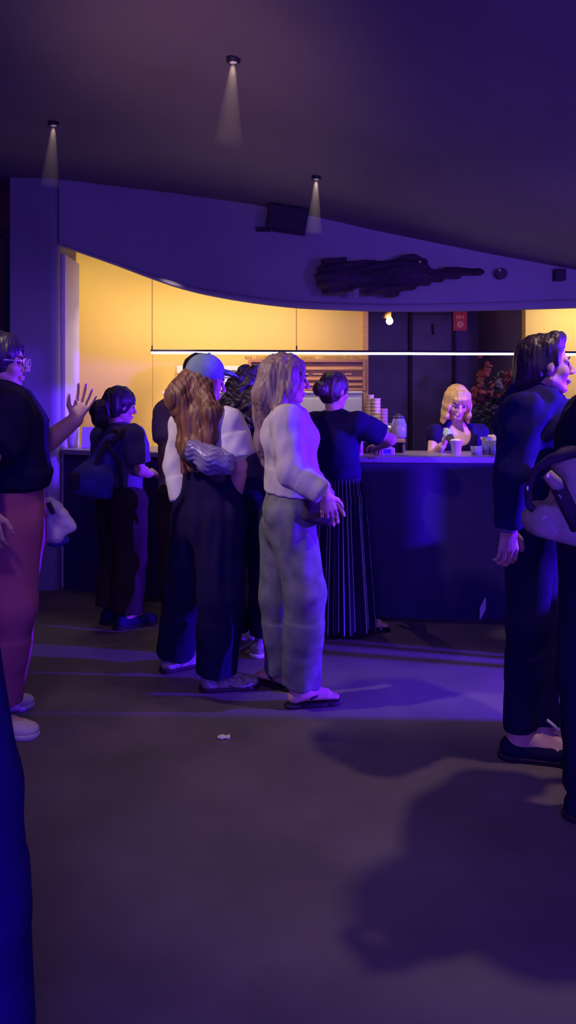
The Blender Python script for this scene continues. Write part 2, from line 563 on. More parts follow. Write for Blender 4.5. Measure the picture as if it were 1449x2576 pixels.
def surface_nets(f, lo, h):
    s = f < 0
    n = np.array(f.shape)
    c = np.zeros(tuple(n - 1), dtype=np.int8)
    for dx in (0, 1):
        for dy in (0, 1):
            for dz in (0, 1):
                c += s[dx:n[0] - 1 + dx, dy:n[1] - 1 + dy, dz:n[2] - 1 + dz]
    act = (c > 0) & (c < 8)
    ii = np.stack(np.nonzero(act), axis=1)
    ids = np.full(act.shape, -1, dtype=np.int32)
    ids[act] = np.arange(len(ii))
    corners = np.array([(x, y, z) for x in (0, 1) for y in (0, 1) for z in (0, 1)])
    val = np.stack([f[ii[:, 0] + q[0], ii[:, 1] + q[1], ii[:, 2] + q[2]] for q in corners], axis=1)
    acc = np.zeros((len(ii), 3))
    cnt = np.zeros(len(ii))
    for a in range(8):
        for b in range(a + 1, 8):
            if np.abs(corners[a] - corners[b]).sum() != 1:
                continue
            va, vb = val[:, a], val[:, b]
            x = (va < 0) != (vb < 0)
            t = np.where(x, va / np.where(x, va - vb, 1), 0)
            p = corners[a] + t[:, None] * (corners[b] - corners[a])
            acc += np.where(x[:, None], p, 0)
            cnt += x
    V = lo + h * (ii + acc / np.maximum(cnt, 1)[:, None])
    quads = []
    for axis in range(3):
        o1, o2 = [(1, 2), (2, 0), (0, 1)][axis]
        a0 = [slice(None)] * 3; a1 = [slice(None)] * 3
        a0[axis] = slice(0, n[axis] - 1); a1[axis] = slice(1, n[axis])
        sa, sb = s[tuple(a0)], s[tuple(a1)]
        e = np.stack(np.nonzero(sa != sb), axis=1)
        e = e[(e[:, o1] > 0) & (e[:, o2] > 0) & (e[:, o1] < n[o1] - 1) & (e[:, o2] < n[o2] - 1)]
        ins = sa[e[:, 0], e[:, 1], e[:, 2]]

        def g(d1, d2):
            q = e.copy()
            q[:, o1] += d1
            q[:, o2] += d2
            return ids[q[:, 0], q[:, 1], q[:, 2]]
        q = np.stack([g(-1, -1), g(0, -1), g(0, 0), g(-1, 0)], axis=1)
        q[~ins] = q[~ins][:, ::-1]
        quads.append(q)
    Q = np.concatenate(quads)
    Q = Q[(Q >= 0).all(axis=1)]
    return V, Q


def folds(amp, freq, vfreq, seed, warp=0.02):
    """gentle cloth folds: quick across, slow along the height"""
    r = np.random.default_rng(seed)
    ph = r.uniform(0, 6.28, 12)
    ang = r.uniform(0, math.pi, 6)

    def fn(X):
        x, y, z = X[:, 0], X[:, 1], X[:, 2]
        w = warp * np.sin(z * 9 + ph[0]) + warp * np.sin(x * 11 + ph[1])
        out = 0
        for i in range(4):
            c, s_ = math.cos(ang[i]), math.sin(ang[i])
            q = (x + w) * c + (y + w) * s_
            out = out + np.sin(q * freq * (0.7 + 0.25 * i) + z * vfreq * (1 if i % 2 else -1) + ph[2 + i]) / (1 + 0.4 * i)
        return -amp * out * (0.6 + 0.4 * np.sin(z * 5 + ph[7]))
    return fn


def strands(amp, freq, seed, drift=3.0):
    r = np.random.default_rng(seed)
    ph = r.uniform(0, 6.28, 8)

    def fn(X):
        x, y, z = X[:, 0], X[:, 1], X[:, 2]
        w = 0.012 * np.sin(z * 14 + ph[0]) + 0.02 * np.sin(z * 6 + ph[1])
        a = np.sin((x + w) * freq + ph[2] + z * drift) + np.sin((y + w) * freq * 1.1 + ph[3])
        b = np.sin((x - y + w) * freq * 1.9 + ph[4]) + np.sin((x + y - w) * freq * 2.3 + ph[5])
        return -amp * (a + 0.6 * b)
    return fn


def place(name, sdf, h, m, parent, noise=None):
    V, Q = sdf.mesh(h, noise)
    base = np.zeros(3)
    if parent is not None:
        q = parent
        while q is not None:
            base = base + np.array(q.location)
            q = q.parent
        V = V - base
        me = mesh_np(name, V, Q)
        me.materials.append(m)
        o = bpy.data.objects.new(name, me)
        COL.objects.link(o)
        o.parent = parent
    else:
        c = (V.min(axis=0) + V.max(axis=0)) / 2
        c[2] = V[:, 2].min()
        me = mesh_np(name, V - c, Q)
        me.materials.append(m)
        o = bpy.data.objects.new(name, me)
        COL.objects.link(o)
        o.location = c
    return o


# ------------------------------------------------------------------ people


def frame(yaw, pitch=0.0, roll=0.0):
    """columns: forward, left, up"""
    y, p, r = R(yaw), R(pitch), R(roll)
    f = vec(math.cos(y) * math.cos(p), math.sin(y) * math.cos(p), -math.sin(p))
    l = vec(-math.sin(y), math.cos(y), 0)
    u = np.cross(f, l)
    l2 = l * math.cos(r) + u * math.sin(r)
    return np.stack([f, l2, np.cross(f, l2)], axis=1)


def skeleton(x, y, yaw, H):
    B = frame(yaw)
    f, l = B[:, 0], B[:, 1]
    o = vec(x, y, 0)

    def at(fw, lf, z):
        return o + f * fw * H + l * lf * H + vec(0, 0, z * H)
    J = dict(f=f, l=l, H=H, B=B)
    J['head'] = at(0.012, 0, 0.935)
    J['neck'] = at(-0.012, 0, 0.845)
    J['chest'] = at(0.0, 0, 0.74)
    J['waist'] = at(0.0, 0, 0.62)
    J['pel'] = at(-0.005, 0, 0.53)
    for s, q in ((1, 'L'), (-1, 'R')):
        J['s' + q] = at(-0.005, s * 0.103, 0.815)
        J['e' + q] = at(-0.015, s * 0.125, 0.635)
        J['w' + q] = at(0.02, s * 0.13, 0.49)
        J['h' + q] = at(0, s * 0.052, 0.52)
        J['k' + q] = at(0.012, s * 0.055, 0.285)
        J['a' + q] = at(-0.01, s * 0.058, 0.045)
        J['t' + q] = at(0.10, s * 0.07, 0.018)
    return J


def hand(S, w, d, side, thumb, size=1.0, curl=25, spread=6):
    """palm with four fingers and a thumb; w wrist, d pointing direction, n palm normal, thumb direction"""
    d = nrm(d)
    t = nrm(np.asarray(thumb, float) - d * float(np.asarray(thumb, float) @ d))
    nn = nrm(np.cross(d, t)) * side
    z = size
    S.tube(w + d * 0.012 * z, w + d * 0.075 * z, (0.028 * z, 0.016 * z), (0.038 * z, 0.013 * z), t, k=0.012)
    lens = [0.043, 0.047, 0.043, 0.034]
    for i in range(4):
        off = (1.5 - i) * 0.0205 * z
        p = w + d * (0.083 - 0.004 * abs(i - 1.2)) * z + t * off
        a = R((1.5 - i) * spread)
        dd = nrm(d * math.cos(a) + t * math.sin(a))
        L = lens[i] * z
        ang = 0.0
        r = 0.0092 * z * (0.88 if i == 3 else 1)
        S.cone(w + d * 0.04 * z + t * off * 0.7, p, r * 1.1, r * 1.05, k=0.006)
        for sgm, ll in enumerate((L, L * 0.66, L * 0.5)):
            ang += R(curl * (0.7 if sgm == 0 else 1.0))
            q = p + (dd * math.cos(ang) + nn * math.sin(ang)) * ll
            S.cone(p, q, r * (1 - 0.1 * sgm), r * (0.92 - 0.1 * sgm), k=0.003)
            p = q
    p = w + d * 0.022 * z + t * 0.024 * z
    q = p + nrm(d * 0.65 + t * 0.7 + nn * 0.25) * 0.042 * z
    S.cone(p, q, 0.0145 * z, 0.0115 * z, k=0.010)
    q2 = q + nrm(d * 0.85 + t * 0.35 + nn * 0.25) * 0.033 * z
    S.cone(q, q2, 0.011 * z, 0.0095 * z, k=0.003)
    q3 = q2 + nrm(d * 0.9 + t * 0.15 + nn * 0.4) * 0.024 * z
    S.cone(q2, q3, 0.0095 * z, 0.0078 * z, k=0.003)


def head(S, c, M, s=1.0, fem=True, k=0.014):
    def g(x, y, z):
        return c + M @ (vec(x, y, z) * s)
    jw = 0.9 if fem else 1.06
    S.ell(g(-0.012, 0, 0.032), vec(0.096, 0.076, 0.084) * s, M, k=k)
    S.ell(g(0.030, 0, -0.030), vec(0.058, 0.058 * jw, 0.078) * s, M, k=0.02)
    for q in (1, -1):
        S.cone(g(0.0, q * 0.050 * jw, -0.058), g(0.058, q * 0.018 * jw, -0.097), 0.020 * s, 0.017 * s, k=0.018)
        S.ball(g(0.060, q * 0.036, -0.028), 0.024 * s, k=0.018)
        S.cone(g(0.082, q * 0.012, 0.016), g(0.070, q * 0.046, 0.014), 0.012 * s, 0.011 * s, k=0.012)
        S.ell(g(-0.006, q * 0.076, -0.006), vec(0.018, 0.008, 0.030) * s, M, k=0.006)
        S.ball(g(0.100, q * 0.032, 0.001), 0.0155 * s, k=0.012, op='-')
        S.ball(g(0.104, q * 0.012, -0.036), 0.0085 * s, k=0.006)
    S.ell(g(0.068, 0, -0.099), vec(0.020, 0.022, 0.017) * s, M, k=0.014)
    S.cone(g(0.090, 0, 0.012), g(0.115, 0, -0.031), 0.0075 * s, 0.0105 * s, k=0.010)
    S.ell(g(0.088, 0, -0.064), vec(0.013, 0.024, 0.008) * s, M, k=0.006)
    S.ell(g(0.086, 0, -0.076), vec(0.012, 0.020, 0.008) * s, M, k=0.006)
    return g


def face_parts(g, s, parent, brow=True):
    for q in (1, -1):
        me = MB()
        bmesh.ops.create_icosphere(me.bm, subdivisions=2, radius=0.0118 * s, matrix=Matrix.Translation(Vector(g(0.0785, q * 0.032, 0.0))))
        me.build('eye', M_EYE, parent, smooth=True)
        if brow:
            S = Sdf(0.002)
            S.chain([g(0.094, q * 0.014, 0.021), g(0.090, q * 0.034, 0.026), g(0.074, q * 0.050, 0.020)], [0.004 * s, 0.0035 * s, 0.002 * s])
            place('eyebrow', S, 0.002, M_BROW, parent)


BODY_H = 0.0062


def body(J, parent, skin, fem=True, hands=None, foot=True, hm=None, hs=1.0, h=None, arm=1.0, faceless=False):
    """one continuous body: head with a face, neck, trunk, arms, hands, legs, feet"""
    S = Sdf(0.03)
    H = J['H']
    q = H / 1.7
    M = J['B'] if hm is None else hm
    g = head(S, J['head'], M, hs * (0.97 if fem else 1.03), fem)
    nr = 0.050 if fem else 0.060
    S.cone(g(-0.022, 0, -0.055), J['neck'], nr * q, (nr + 0.006) * q, k=0.02)
    l = J['l']
    cw, ww, hw = ((0.135, 0.112, 0.150) if fem else (0.155, 0.138, 0.150))
    S.tubes([(J['neck'] - vec(0, 0, 0.045), 0.085 * q, 0.062 * q), (J['chest'], cw * q, 0.100 * q), (J['waist'], ww * q, 0.088 * q), (J['pel'], hw * q, 0.105 * q)], l, k=0.05)
    S.cone(J['sL'], J['sR'], 0.05 * q, 0.05 * q, k=0.05)
    am = (0.044 if fem else 0.052) * q * arm
    for c in 'LR':
        S.chain([J['s' + c], J['e' + c], J['w' + c]], [am * 1.12, am * 0.86, am * 0.60], k=0.02)
        S.cone(J['e' + c] * 0.75 + J['w' + c] * 0.25, J['w' + c], am * 0.92, am * 0.60, k=0.02)
        hd = (hands or {}).get(c)
        if hd is not None:
            hand(S, J['w' + c], hd[0], 1 if c == 'L' else -1, hd[1], 1.0 * q * (1 if fem else 1.08), *hd[2:])
        S.chain([J['h' + c], J['k' + c], J['a' + c]], [0.078 * q, 0.050 * q, 0.036 * q], k=0.03)
        S.cone(J['k' + c] * 0.72 + J['a' + c] * 0.28, J['a' + c], 0.050 * q, 0.035 * q, k=0.02)
        if foot:
            a, t = J['a' + c], J['t' + c]
            d = nrm((t - a) * vec(1, 1, 0))
            sd = vec(-d[1], d[0], 0)
            zf = t[2]
            heel = a * vec(1, 1, 0) - d * 0.035 + vec(0, 0, zf + 0.022)
            ball = a * vec(1, 1, 0) + d * 0.13 * q + vec(0, 0, zf + 0.012)
            S.cone(heel, a, 0.030, 0.034, k=0.02)
            S.tube(heel, ball, (0.030, 0.026), (0.043, 0.018), sd, k=0.03)
            S.cone(a, ball + vec(0, 0, 0.012), 0.032, 0.018, k=0.03)
            for i in range(5):
                o = (i - 2) * 0.0165
                L = 0.055 - 0.006 * abs(i - 1.4) * 1.3
                S.cone(ball + sd * o * 0.9, ball + sd * o + d * L - vec(0, 0, 0.004), 0.0115, 0.0095, k=0.005)
    return place('body', S, h or BODY_H, skin, parent), g


def torso_top(J, fem, slack, hem, neck_r=0.07, k=0.05, belly=0.0, bust=0.02):
    q = J['H'] / 1.7
    S = Sdf(k)
    l, f = J['l'], J['f']
    cw, ww, hw = ((0.145, 0.128, 0.168) if fem else (0.172, 0.158, 0.166))
    cw, ww, hw = cw * q + slack, ww * q + slack, hw * q + slack
    cd, wd, hd = 0.105 * q + slack, 0.094 * q + slack + belly, 0.112 * q + slack
    pts = [(J['neck'] - vec(0, 0, 0.035), neck_r, neck_r), (J['chest'] * 0.45 + J['neck'] * 0.55, cw * 0.86, cd * 0.82), (J['chest'], cw, cd), (J['waist'], ww, wd)]
    if hem is not None:
        b = J['waist'] + (J['pel'] - J['waist']) * hem
        pts.append((b, ww + (hw - ww) * min(hem, 1.1), wd + (hd - wd) * min(hem, 1.1)))
    S.tubes(pts[:-1], l)
    S.tube(pts[-2][0], pts[-1][0], pts[-2][1:3], pts[-1][1:3], l, flat=True)
    S.cone(J['sL'], J['sR'], 0.055 * q + slack * 0.6, None)
    if fem and bust:
        for s in (1, -1):
            S.ball(J['chest'] + f * (cd - 0.055) + l * s * 0.068 * q - vec(0, 0, 0.005), 0.054 * q, k=0.05)
    return S


def sleeve(S, J, c, r0, r1, length, r2=None, k=0.03):
    """length 0..1 along the upper arm, 1..2 along the forearm"""
    s, e, w = J['s' + c], J['e' + c], J['w' + c]
    if length <= 1:
        S.cone(s, s + (e - s) * length * 0.6, r0, (r0 + r1) / 2, k=k)
        S.tube(s + (e - s) * length * 0.35, s + (e - s) * length, ((r0 + r1) / 2,) * 2, (r1, r1), (0.3, 0.2, 0.93), k=0.02, flat=True)
    else:
        S.cone(s, e, r0, r1, k=k)
        b = e + (w - e) * (length - 1)
        r2 = r2 or r1
        S.cone(e, e + (b - e) * 0.8, r1, r2, k=k)
        S.tube(e + (b - e) * 0.4, b, (r1 * 0.5 + r2 * 0.5,) * 2, (r2, r2), (0.3, 0.2, 0.93), k=0.02, flat=True)
    return S


def trousers(J, rt, rk, rh, end=0.95, fem=True, slack=0.015, top=0.0, depth=None):
    q = J['H'] / 1.7
    S = Sdf(0.035)
    l = J['l']
    ww, hw = ((0.125, 0.165) if fem else (0.152, 0.162))
    w0 = J['waist'] + (J['pel'] - J['waist']) * top
    S.tube(w0, J['pel'], (ww * q + slack, 0.095 * q + slack), (hw * q + slack, 0.115 * q + slack), l, flat=True)
    S.tube(J['pel'], (J['hL'] + J['hR']) / 2 - vec(0, 0, 0.03), (hw * q + slack, 0.115 * q + slack), (hw * q * 0.95 + slack, 0.108 * q + slack), l)
    for c in 'LR':
        hh, kk, aa = J['h' + c], J['k' + c], J['a' + c]
        S.cone(hh, kk, rt, rk)
        e = kk + (aa - kk) * end
        S.cone(kk, kk + (e - kk) * 0.5, rk, (rk + rh) / 2)
        S.tube(kk + (e - kk) * 0.3, e, (rk * 0.7 + rh * 0.3,) * 2, (rh, rh * 0.95), J['f'], k=0.02, flat=True)
    return S


def shoe(J, c, parent, m_up, m_sole, name='shoe', scale=1.0, high=0.0):
    a, t = J['a' + c], J['t' + c]
    d = nrm((t - a) * vec(1, 1, 0))
    sd = vec(-d[1], d[0], 0)
    z0 = t[2] - 0.018 * J['H']
    g = a * vec(1, 1, 0) + vec(0, 0, z0)
    S = Sdf(0.025)
    S.tube(g - d * 0.045 + vec(0, 0, 0.045), g + d * 0.12 + vec(0, 0, 0.036), (0.046, 0.042), (0.054, 0.036), sd)
    S.ell(g + d * 0.155 + vec(0, 0, 0.034), vec(0.064, 0.051, 0.034), np.stack([d, sd, vec(0, 0, 1)], axis=1))
    S.cone(g - d * 0.03 + vec(0, 0, 0.05), g - d * 0.015 + vec(0, 0, 0.085 + high), 0.036, 0.040)
    S.half(g + vec(0, 0, 0.018), (0, 0, -1))
    o = place(name, S, 0.006, m_up, parent)
    S2 = Sdf(0.02)
    S2.tube(g - d * 0.045 + vec(0, 0, 0.018), g + d * 0.15 + vec(0, 0, 0.018), (0.048, 0.05), (0.056, 0.05), sd)
    S2.ball(g + d * 0.168 + vec(0, 0, 0.018), 0.053)
    S2.half(g + vec(0, 0, 0.024), (0, 0, 1))
    S2.half(g + vec(0, 0, 0.001), (0, 0, -1))
    place('sole', S2, 0.006, m_sole, o)
    return o


def hair_cap(g, M, s, front=-0.02, low=-0.06, k=0.015, thick=0.012):
    """hair over the skull, open at the face"""
    S = Sdf(k)
    S.ell(g(-0.016, 0, 0.036), vec(0.098 + thick, 0.078 + thick, 0.086 + thick) * s, M)
    S.ell(g(-0.045, 0, -0.02), vec(0.062 + thick, 0.066 + thick, 0.07) * s, M, k=0.03)
    S.ell(g(0.105, 0, -0.045), vec(0.085, 0.072, 0.098) * s, M, k=0.01, op='-')
    return S


def mark_around(o, cx, cy, n):
    me = o.data
    k = len(me.vertices)
    co = np.empty(k * 3, dtype=np.float32)
    me.vertices.foreach_get('co', co)
    co = co.reshape(-1, 3)
    w = co + np.array(o.location) + (np.array(o.parent.location) if o.parent else 0)
    a = (np.arctan2(w[:, 1] - cy, w[:, 0] - cx) / (2 * math.pi) + 0.5) * n
    at = me.attributes.new('around', 'FLOAT', 'POINT')
    at.data.foreach_set('value', a.astype(np.float32))
# ------------------------------------------------------------------ the room
ZX = [-6.0, -3.0, -1.7, -1.0, -0.33, 0.2, 0.8, 1.6, 2.5, 4.5]
ZZ = [3.25, 3.24, 3.21, 3.185, 3.13, 3.045, 2.925, 2.775, 2.62, 2.26]


def ceil_z(x):
    return float(np.interp(x, ZX, ZZ))


m = MB()
xs = np.linspace(-3.6, 4.2, 60)
m.sheet([[(x, y, ceil_z(x)) for x in xs] for y in (-1.2, 0, 3, 6, 8, 10)])
ceil = struct(m.build('ceiling', M_CEIL, smooth=True))
m = MB(); m.box((0.4, 3.2, -0.05), (8.6, 13.6, 0.1)); struct(m.build('floor', M_FLOOR))
m = MB(); m.box((-3.35, 2.6, 1.65), (0.1, 8.2, 3.3)); struct(m.build('wall_left', M_RUST))
m = MB(); m.box((-2.75, 6.66, 1.62), (1.3, 0.1, 3.24)); struct(m.build('wall_left_end', M_RUST))
m = MB()
m.box((P(19, 0, 6.56)[0], 6.58, 1.45), (0.05, 0.06, 2.9), bev=0.006)
m.box((P(-120, 0, 6.56)[0], 6.58, 2.87), (0.9, 0.06, 0.06), bev=0.006)
struct(m.build('trim_1', M_DARKTRIM))
# pilaster with a rounded corner strip and a pale return
XL, XR = P(25, 0, 6.2)[0], P(150, 0, 6.2)[0]
m = MB()
prof = [(XL, 6.2), (XR - 0.075, 6.2)]
for i in range(7):
    a = i / 6 * math.pi / 2
    prof.append((XR - 0.075 + 0.06 * math.sin(a), 6.26 - 0.06 * math.cos(a)))
prof += [(XR - 0.015, 6.30), (XR - 0.015, 6.74), (XL, 6.74)]
m.sheet([[(x, y, 0) for x, y in prof], [(x, y, 3.24) for x, y in prof]])
struct(m.build('wall_pilaster', M_PIL))
m = MB(); m.box((XR - 0.0, 6.515, 1.32), (0.03, 0.43, 2.64), bev=0.004)
struct(m.build('trim_2', M_WHITEPAINT))
# bulkhead over the bar: curved in plan, with a sweeping lower edge
BPX = [150, 195, 290, 385, 480, 600, 724, 776, 950, 1098, 1244, 1449, 1650, 1900]
BPY = [618, 634, 667, 704, 735, 758, 774, 777.5, 784, 784, 781, 775, 768, 760]
BD = [6.2, 6.25, 6.35, 6.45, 6.53, 6.62, 6.69, 6.71, 6.78, 6.82, 6.86, 6.9, 6.93, 6.95]


def bulk(px):
    d = float(np.interp(px, BPX, BD))
    # smooth lower edge
    py = np.mean([np.interp(px + o, BPX, BPY) for o in (-45, -22, 0, 22, 45)]) if px > 240 else np.interp(px, BPX, BPY)
    return P(px, float(py), d)


front, back = [], []
pxs = np.linspace(147, 1900, 110)
rows = [[], [], [], [], []]
for px in pxs:
    b = bulk(px)
    zt = ceil_z(b[0]) + 0.03
    z0, z1 = b[2] + 0.05, zt
    rows[0].append((b[0], b[1] + 0.16, zt))
    rows[1].append((b[0], b[1] + 0.16, b[2] + 0.02))
    rows[2].append((b[0], b[1] + 0.02, b[2] + 0.01))
    rows[3].append((b[0], b[1] + 0.02, z0))
    rows[4].append((b[0], b[1] + 0.02, z1))
m = MB(); m.sheet(rows); struct(m.build('wall_bulkhead', M_BULK, smooth=False))
rows = [[] for _ in range(9)]
for px in pxs:
    b = bulk(px)
    hgt = float(np.interp(px, [147, 240, 600, 1449], [0.022, 0.03, 0.06, 0.085]))
    for i in range(9):
        a = i / 8 * math.pi
        rows[i].append((b[0], b[1] + 0.025 - 0.032 * math.sin(a), b[2] + hgt * (1 - math.cos(a)) / 2))
m = MB(); m.sheet(rows); struct(m.build('trim_3', M_BULK, smooth=True))
# servery walls
XE = P(912, 0, 7.6)[0]
m = MB(); m.box((( -2.45 + XE) / 2, 7.65, 1.6), (XE + 2.45, 0.1, 3.2)); struct(m.build('wall_back_left', M_YEL))
m = MB(); m.box((-2.42, 7.17, 1.6), (0.08, 0.9, 3.2)); struct(m.build('wall_servery_left', M_WHITEPAINT))
m = MB()
for px in (384, 745):
    m.box((P(px, 0, 7.6)[0], 7.5995, 2.0), (0.004, 0.003, 2.4))
struct(m.build('trim_4', mat('panel_joint', (0.45, 0.27, 0.06), 0.7)))
m = MB(); m.box((XE + 0.026, 7.63, 1.45), (0.05, 0.16, 2.9), bev=0.004); struct(m.build('trim_5', M_WOODLIGHT))
m = MB(); m.box((1.4, 9.55, 1.5), (2.6, 0.1, 3.0)); struct(m.build('wall_back', M_DARKWALL))
m = MB(); m.box((0.66, 8.6, 1.5), (0.08, 1.9, 3.0)); struct(m.build('wall_recess_left', M_DARKWALL))
XQ = P(1322, 0, 7.6)[0]
m = MB(); m.box((XQ + 1.0, 7.66, 1.4), (2.0, 0.12, 2.8)); struct(m.build('wall_back_right', M_YEL))
m = MB(); m.box((XQ + 0.045, 8.62, 1.4), (0.08, 1.8, 2.8)); struct(m.build('wall_recess_right', M_DARKWALL))
# door in the dark back wall
m = MB()
dx0, dx1 = P(1036, 0, 9.48)[0], P(1136, 0, 9.48)[0]
m.box(((dx0 + dx1) / 2, 9.48, 1.25), (dx1 - dx0, 0.05, 2.5), bev=0.006)
dr = struct(m.build('door_1', M_DARKPANEL))
m = MB()
for x in (dx0 - 0.02, dx1 + 0.02):
    m.box((x, 9.47, 1.27), (0.04, 0.07, 2.54), bev=0.005)
struct(m.build('door_frame', M_DARKTRIM, dr))
m = MB(); m.tube([P(1088, 815, 9.43), P(1090, 842, 9.43)], 0.012); struct(m.build('door_handle', M_BLACK, dr))
# unseen blocker added off right, gapped to cut the stage light into bands
XW = 3.0
m = MB()
m.box((XW, 1.65, 1.20), (0.08, 3.20, 2.40))
m.box((XW, 3.42, 0.48), (0.08, 0.36, 0.96))
m.box((XW, 4.00, 0.5), (0.03, 0.035, 1.0))
m.box((XW, 4.085, 0.5), (0.03, 0.03, 1.0))
m.box((XW, 4.255, 0.58), (0.08, 0.25, 1.16))
m.box((XW, 4.445, 0.45), (0.08, 0.13, 0.90))
m.box((XW, 4.39, 1.03), (0.08, 0.04, 0.28))
m.box((XW, 5.19, 0.58), (0.08, 1.42, 1.16))
m.box((XW, 3.40, 2.02), (0.08, 0.34, 0.90))
m.box((XW, 4.72, 1.98), (0.08, 2.36, 1.02))
m.box((XW, 4.35, 1.55), (0.05, 0.12, 0.34))
m.box((XW, 5.45, 1.33), (0.08, 0.9, 0.4))
struct(m.build('light_blocker_right', M_DARKWALL))

# ------------------------------------------------------------------ bar counter
CPX = [157, 200, 370, 560, 660, 800, 940, 1100, 1290, 1500, 1750]
CD = [6.22, 6.14, 5.93, 5.70, 5.60, 5.48, 5.41, 5.37, 5.35, 5.34, 5.34]
ct = empty('bar_counter', (0, 5.6, 0), 'long dark bar counter with a pale worktop edge curving across the room', 'bar counter')


def cfront(px):
    d = float(np.mean([np.interp(px + o, CPX, CD) for o in (-60, -30, 0, 30, 60)])) if px > 200 else float(np.interp(px, CPX, CD))
    return P(px, HOR, d)


cps = np.linspace(157, 1750, 70)
body_rows = [[], [], [], []]
top_rows = [[], [], [], [], [], []]
for px in cps:
    a = cfront(px)
    dep = 0.62
    for row, (yo, z) in zip(body_rows, ((dep - 0.06, 1.06), (dep - 0.06, 0.0), (0.03, 0.0), (0.03, 1.06))):
        row.append((a[0], a[1] + yo, z))
    for row, (yo, z) in zip(top_rows, ((dep, 1.058), (0.0, 1.058), (-0.012, 1.064), (-0.012, 1.098), (0.0, 1.104), (dep, 1.104))):
        row.append((a[0], a[1] + yo, z))
m = MB(); m.sheet(body_rows)
for row_i in (0, -1):
    m.bm.faces.new([m.bm.verts.new(Vector(r[row_i])) for r in body_rows])
m.build('front_panel', M_COUNTER, ct)
m = MB(); m.sheet(top_rows)
for row_i in (0, -1):
    m.bm.faces.new([m.bm.verts.new(Vector(r[row_i])) for r in top_rows])
m.build('worktop', M_TOP, ct)
m = MB()
m.sheet([[(cfront(px)[0], cfront(px)[1] + 0.045, z) for px in cps] for z in (0.0, 0.09)])
m.build('kick_plate', M_BLACK, ct)
TOPZ = 1.104

# ------------------------------------------------------------------ lamps in view
led = empty('linear_pendant_light', P(800, 887, 6.82), 'long thin white LED bar light hanging on wires over the bar', 'pendant light')
a, b = P(379, 885.5, 6.70), P(1640, 890.5, 7.15)
Rz = Vector((1, 0, 0)).rotation_difference(Vector(b - a)).to_matrix()
mid = (a + b) / 2
L = float(np.linalg.norm(b - a))
m = MB(); m.box(mid + vec(0, 0, 0.012), (L, 0.035, 0.018), Rz, bev=0.004); m.build('housing', M_BLACK, led)
m = MB(); m.box(mid - vec(0, 0, 0.006), (L - 0.01, 0.028, 0.018), Rz, bev=0.004); m.build('diffuser', M_LED, led)
for px in (382.5, 746, 1161, 1500):
    p = P(px, 880, 6.70 + (px - 379) * 0.45 / 1261)
    m = MB(); m.tube([p, (p[0], p[1], ceil_z(p[0]))], 0.0016, 6); w = m.build('wire', M_BLACK, led)
    m = MB(); m.tube([p, p + vec(0, 0, 0.035)], 0.006, 8); m.build('wire_grip', M_BLACK, w)


def downlight(px, py, zlab, tilt, label, length, w, power):
    # meet the ceiling along the view ray
    d = 4.0
    for _ in range(30):
        p = P(px, py, d)
        d *= 1 + (ceil_z(p[0]) - p[2]) * 0.3
    p = P(px, py, d)
    root = empty('ceiling_downlight', p, label, 'ceiling light', 'small ceiling downlights with faint beams')
    m = MB(); m.lathe(p + vec(0, 0, -0.012), [(0.021, -0.008), (0.030, -0.008), (0.034, 0.0), (0.034, 0.02), (0.021, 0.02), (0.021, -0.008)], 20)
    m.build('trim_ring', M_BLACK, root, smooth=True)
    m = MB(); m.lathe(p + vec(0, 0, -0.020), [(0.0, -0.003), (0.016, -0.002), (0.021, 0.004), (0.0, 0.006)], 16)
    m.build('lens', M_LENS, root, smooth=True)
    dirv = nrm(vec(*tilt))
    e = p + dirv * length
    m = MB(); m.tube([p + dirv * 0.03, e], [0.012, w], 20)
    bm_ = m.build('light_beam', HAZE, root)  # haze cone whose shape and fading density draw the beam
    lamp('downlight_bulb', 'SPOT', p + dirv * 0.024, e, (1.0, 0.72, 0.55), power, spot_size=R(84), spot_blend=0.9, shadow_soft_size=0.012)
    return root


HAZE = bpy.data.materials.new('beam_haze')
HAZE.use_nodes = True
nt = HAZE.node_tree
for n_ in list(nt.nodes):
    if n_.type == 'BSDF_PRINCIPLED':
        nt.nodes.remove(n_)
vs = nt.nodes.new('ShaderNodeVolumeScatter')
vs.inputs['Color'].default_value = (0.9, 0.85, 0.85, 1)
vs.inputs['Anisotropy'].default_value = 0.2
h_tc = nt.nodes.new('ShaderNodeTexCoord')
h_sep = nt.nodes.new('ShaderNodeSeparateXYZ')
h_map = nt.nodes.new('ShaderNodeMapRange')
h_map.inputs[1].default_value = -0.42
h_map.inputs[2].default_value = -0.03
h_map.inputs[3].default_value = 0.0
h_map.inputs[4].default_value = 0.30
nt.links.new(h_tc.outputs['Object'], h_sep.inputs[0])
nt.links.new(h_sep.outputs['Z'], h_map.inputs[0])
nt.links.new(h_map.outputs[0], vs.inputs['Density'])
nt.links.new(vs.outputs[0], nt.nodes['Material Output'].inputs['Volume'])
downlight(587, 147, 0, (-0.05, -0.10, -1), 'small ceiling downlight nearest the camera with a faint pale beam', 0.42, 0.07, 14)
downlight(135, 308, 0, (-0.04, -0.06, -1), 'small ceiling downlight high above the pale pilaster, faint beam below', 0.40, 0.06, 12)
downlight(796, 444, 0, (-0.05, -0.06, -1), 'small ceiling downlight just before the dark box on the bulkhead', 0.40, 0.06, 22)

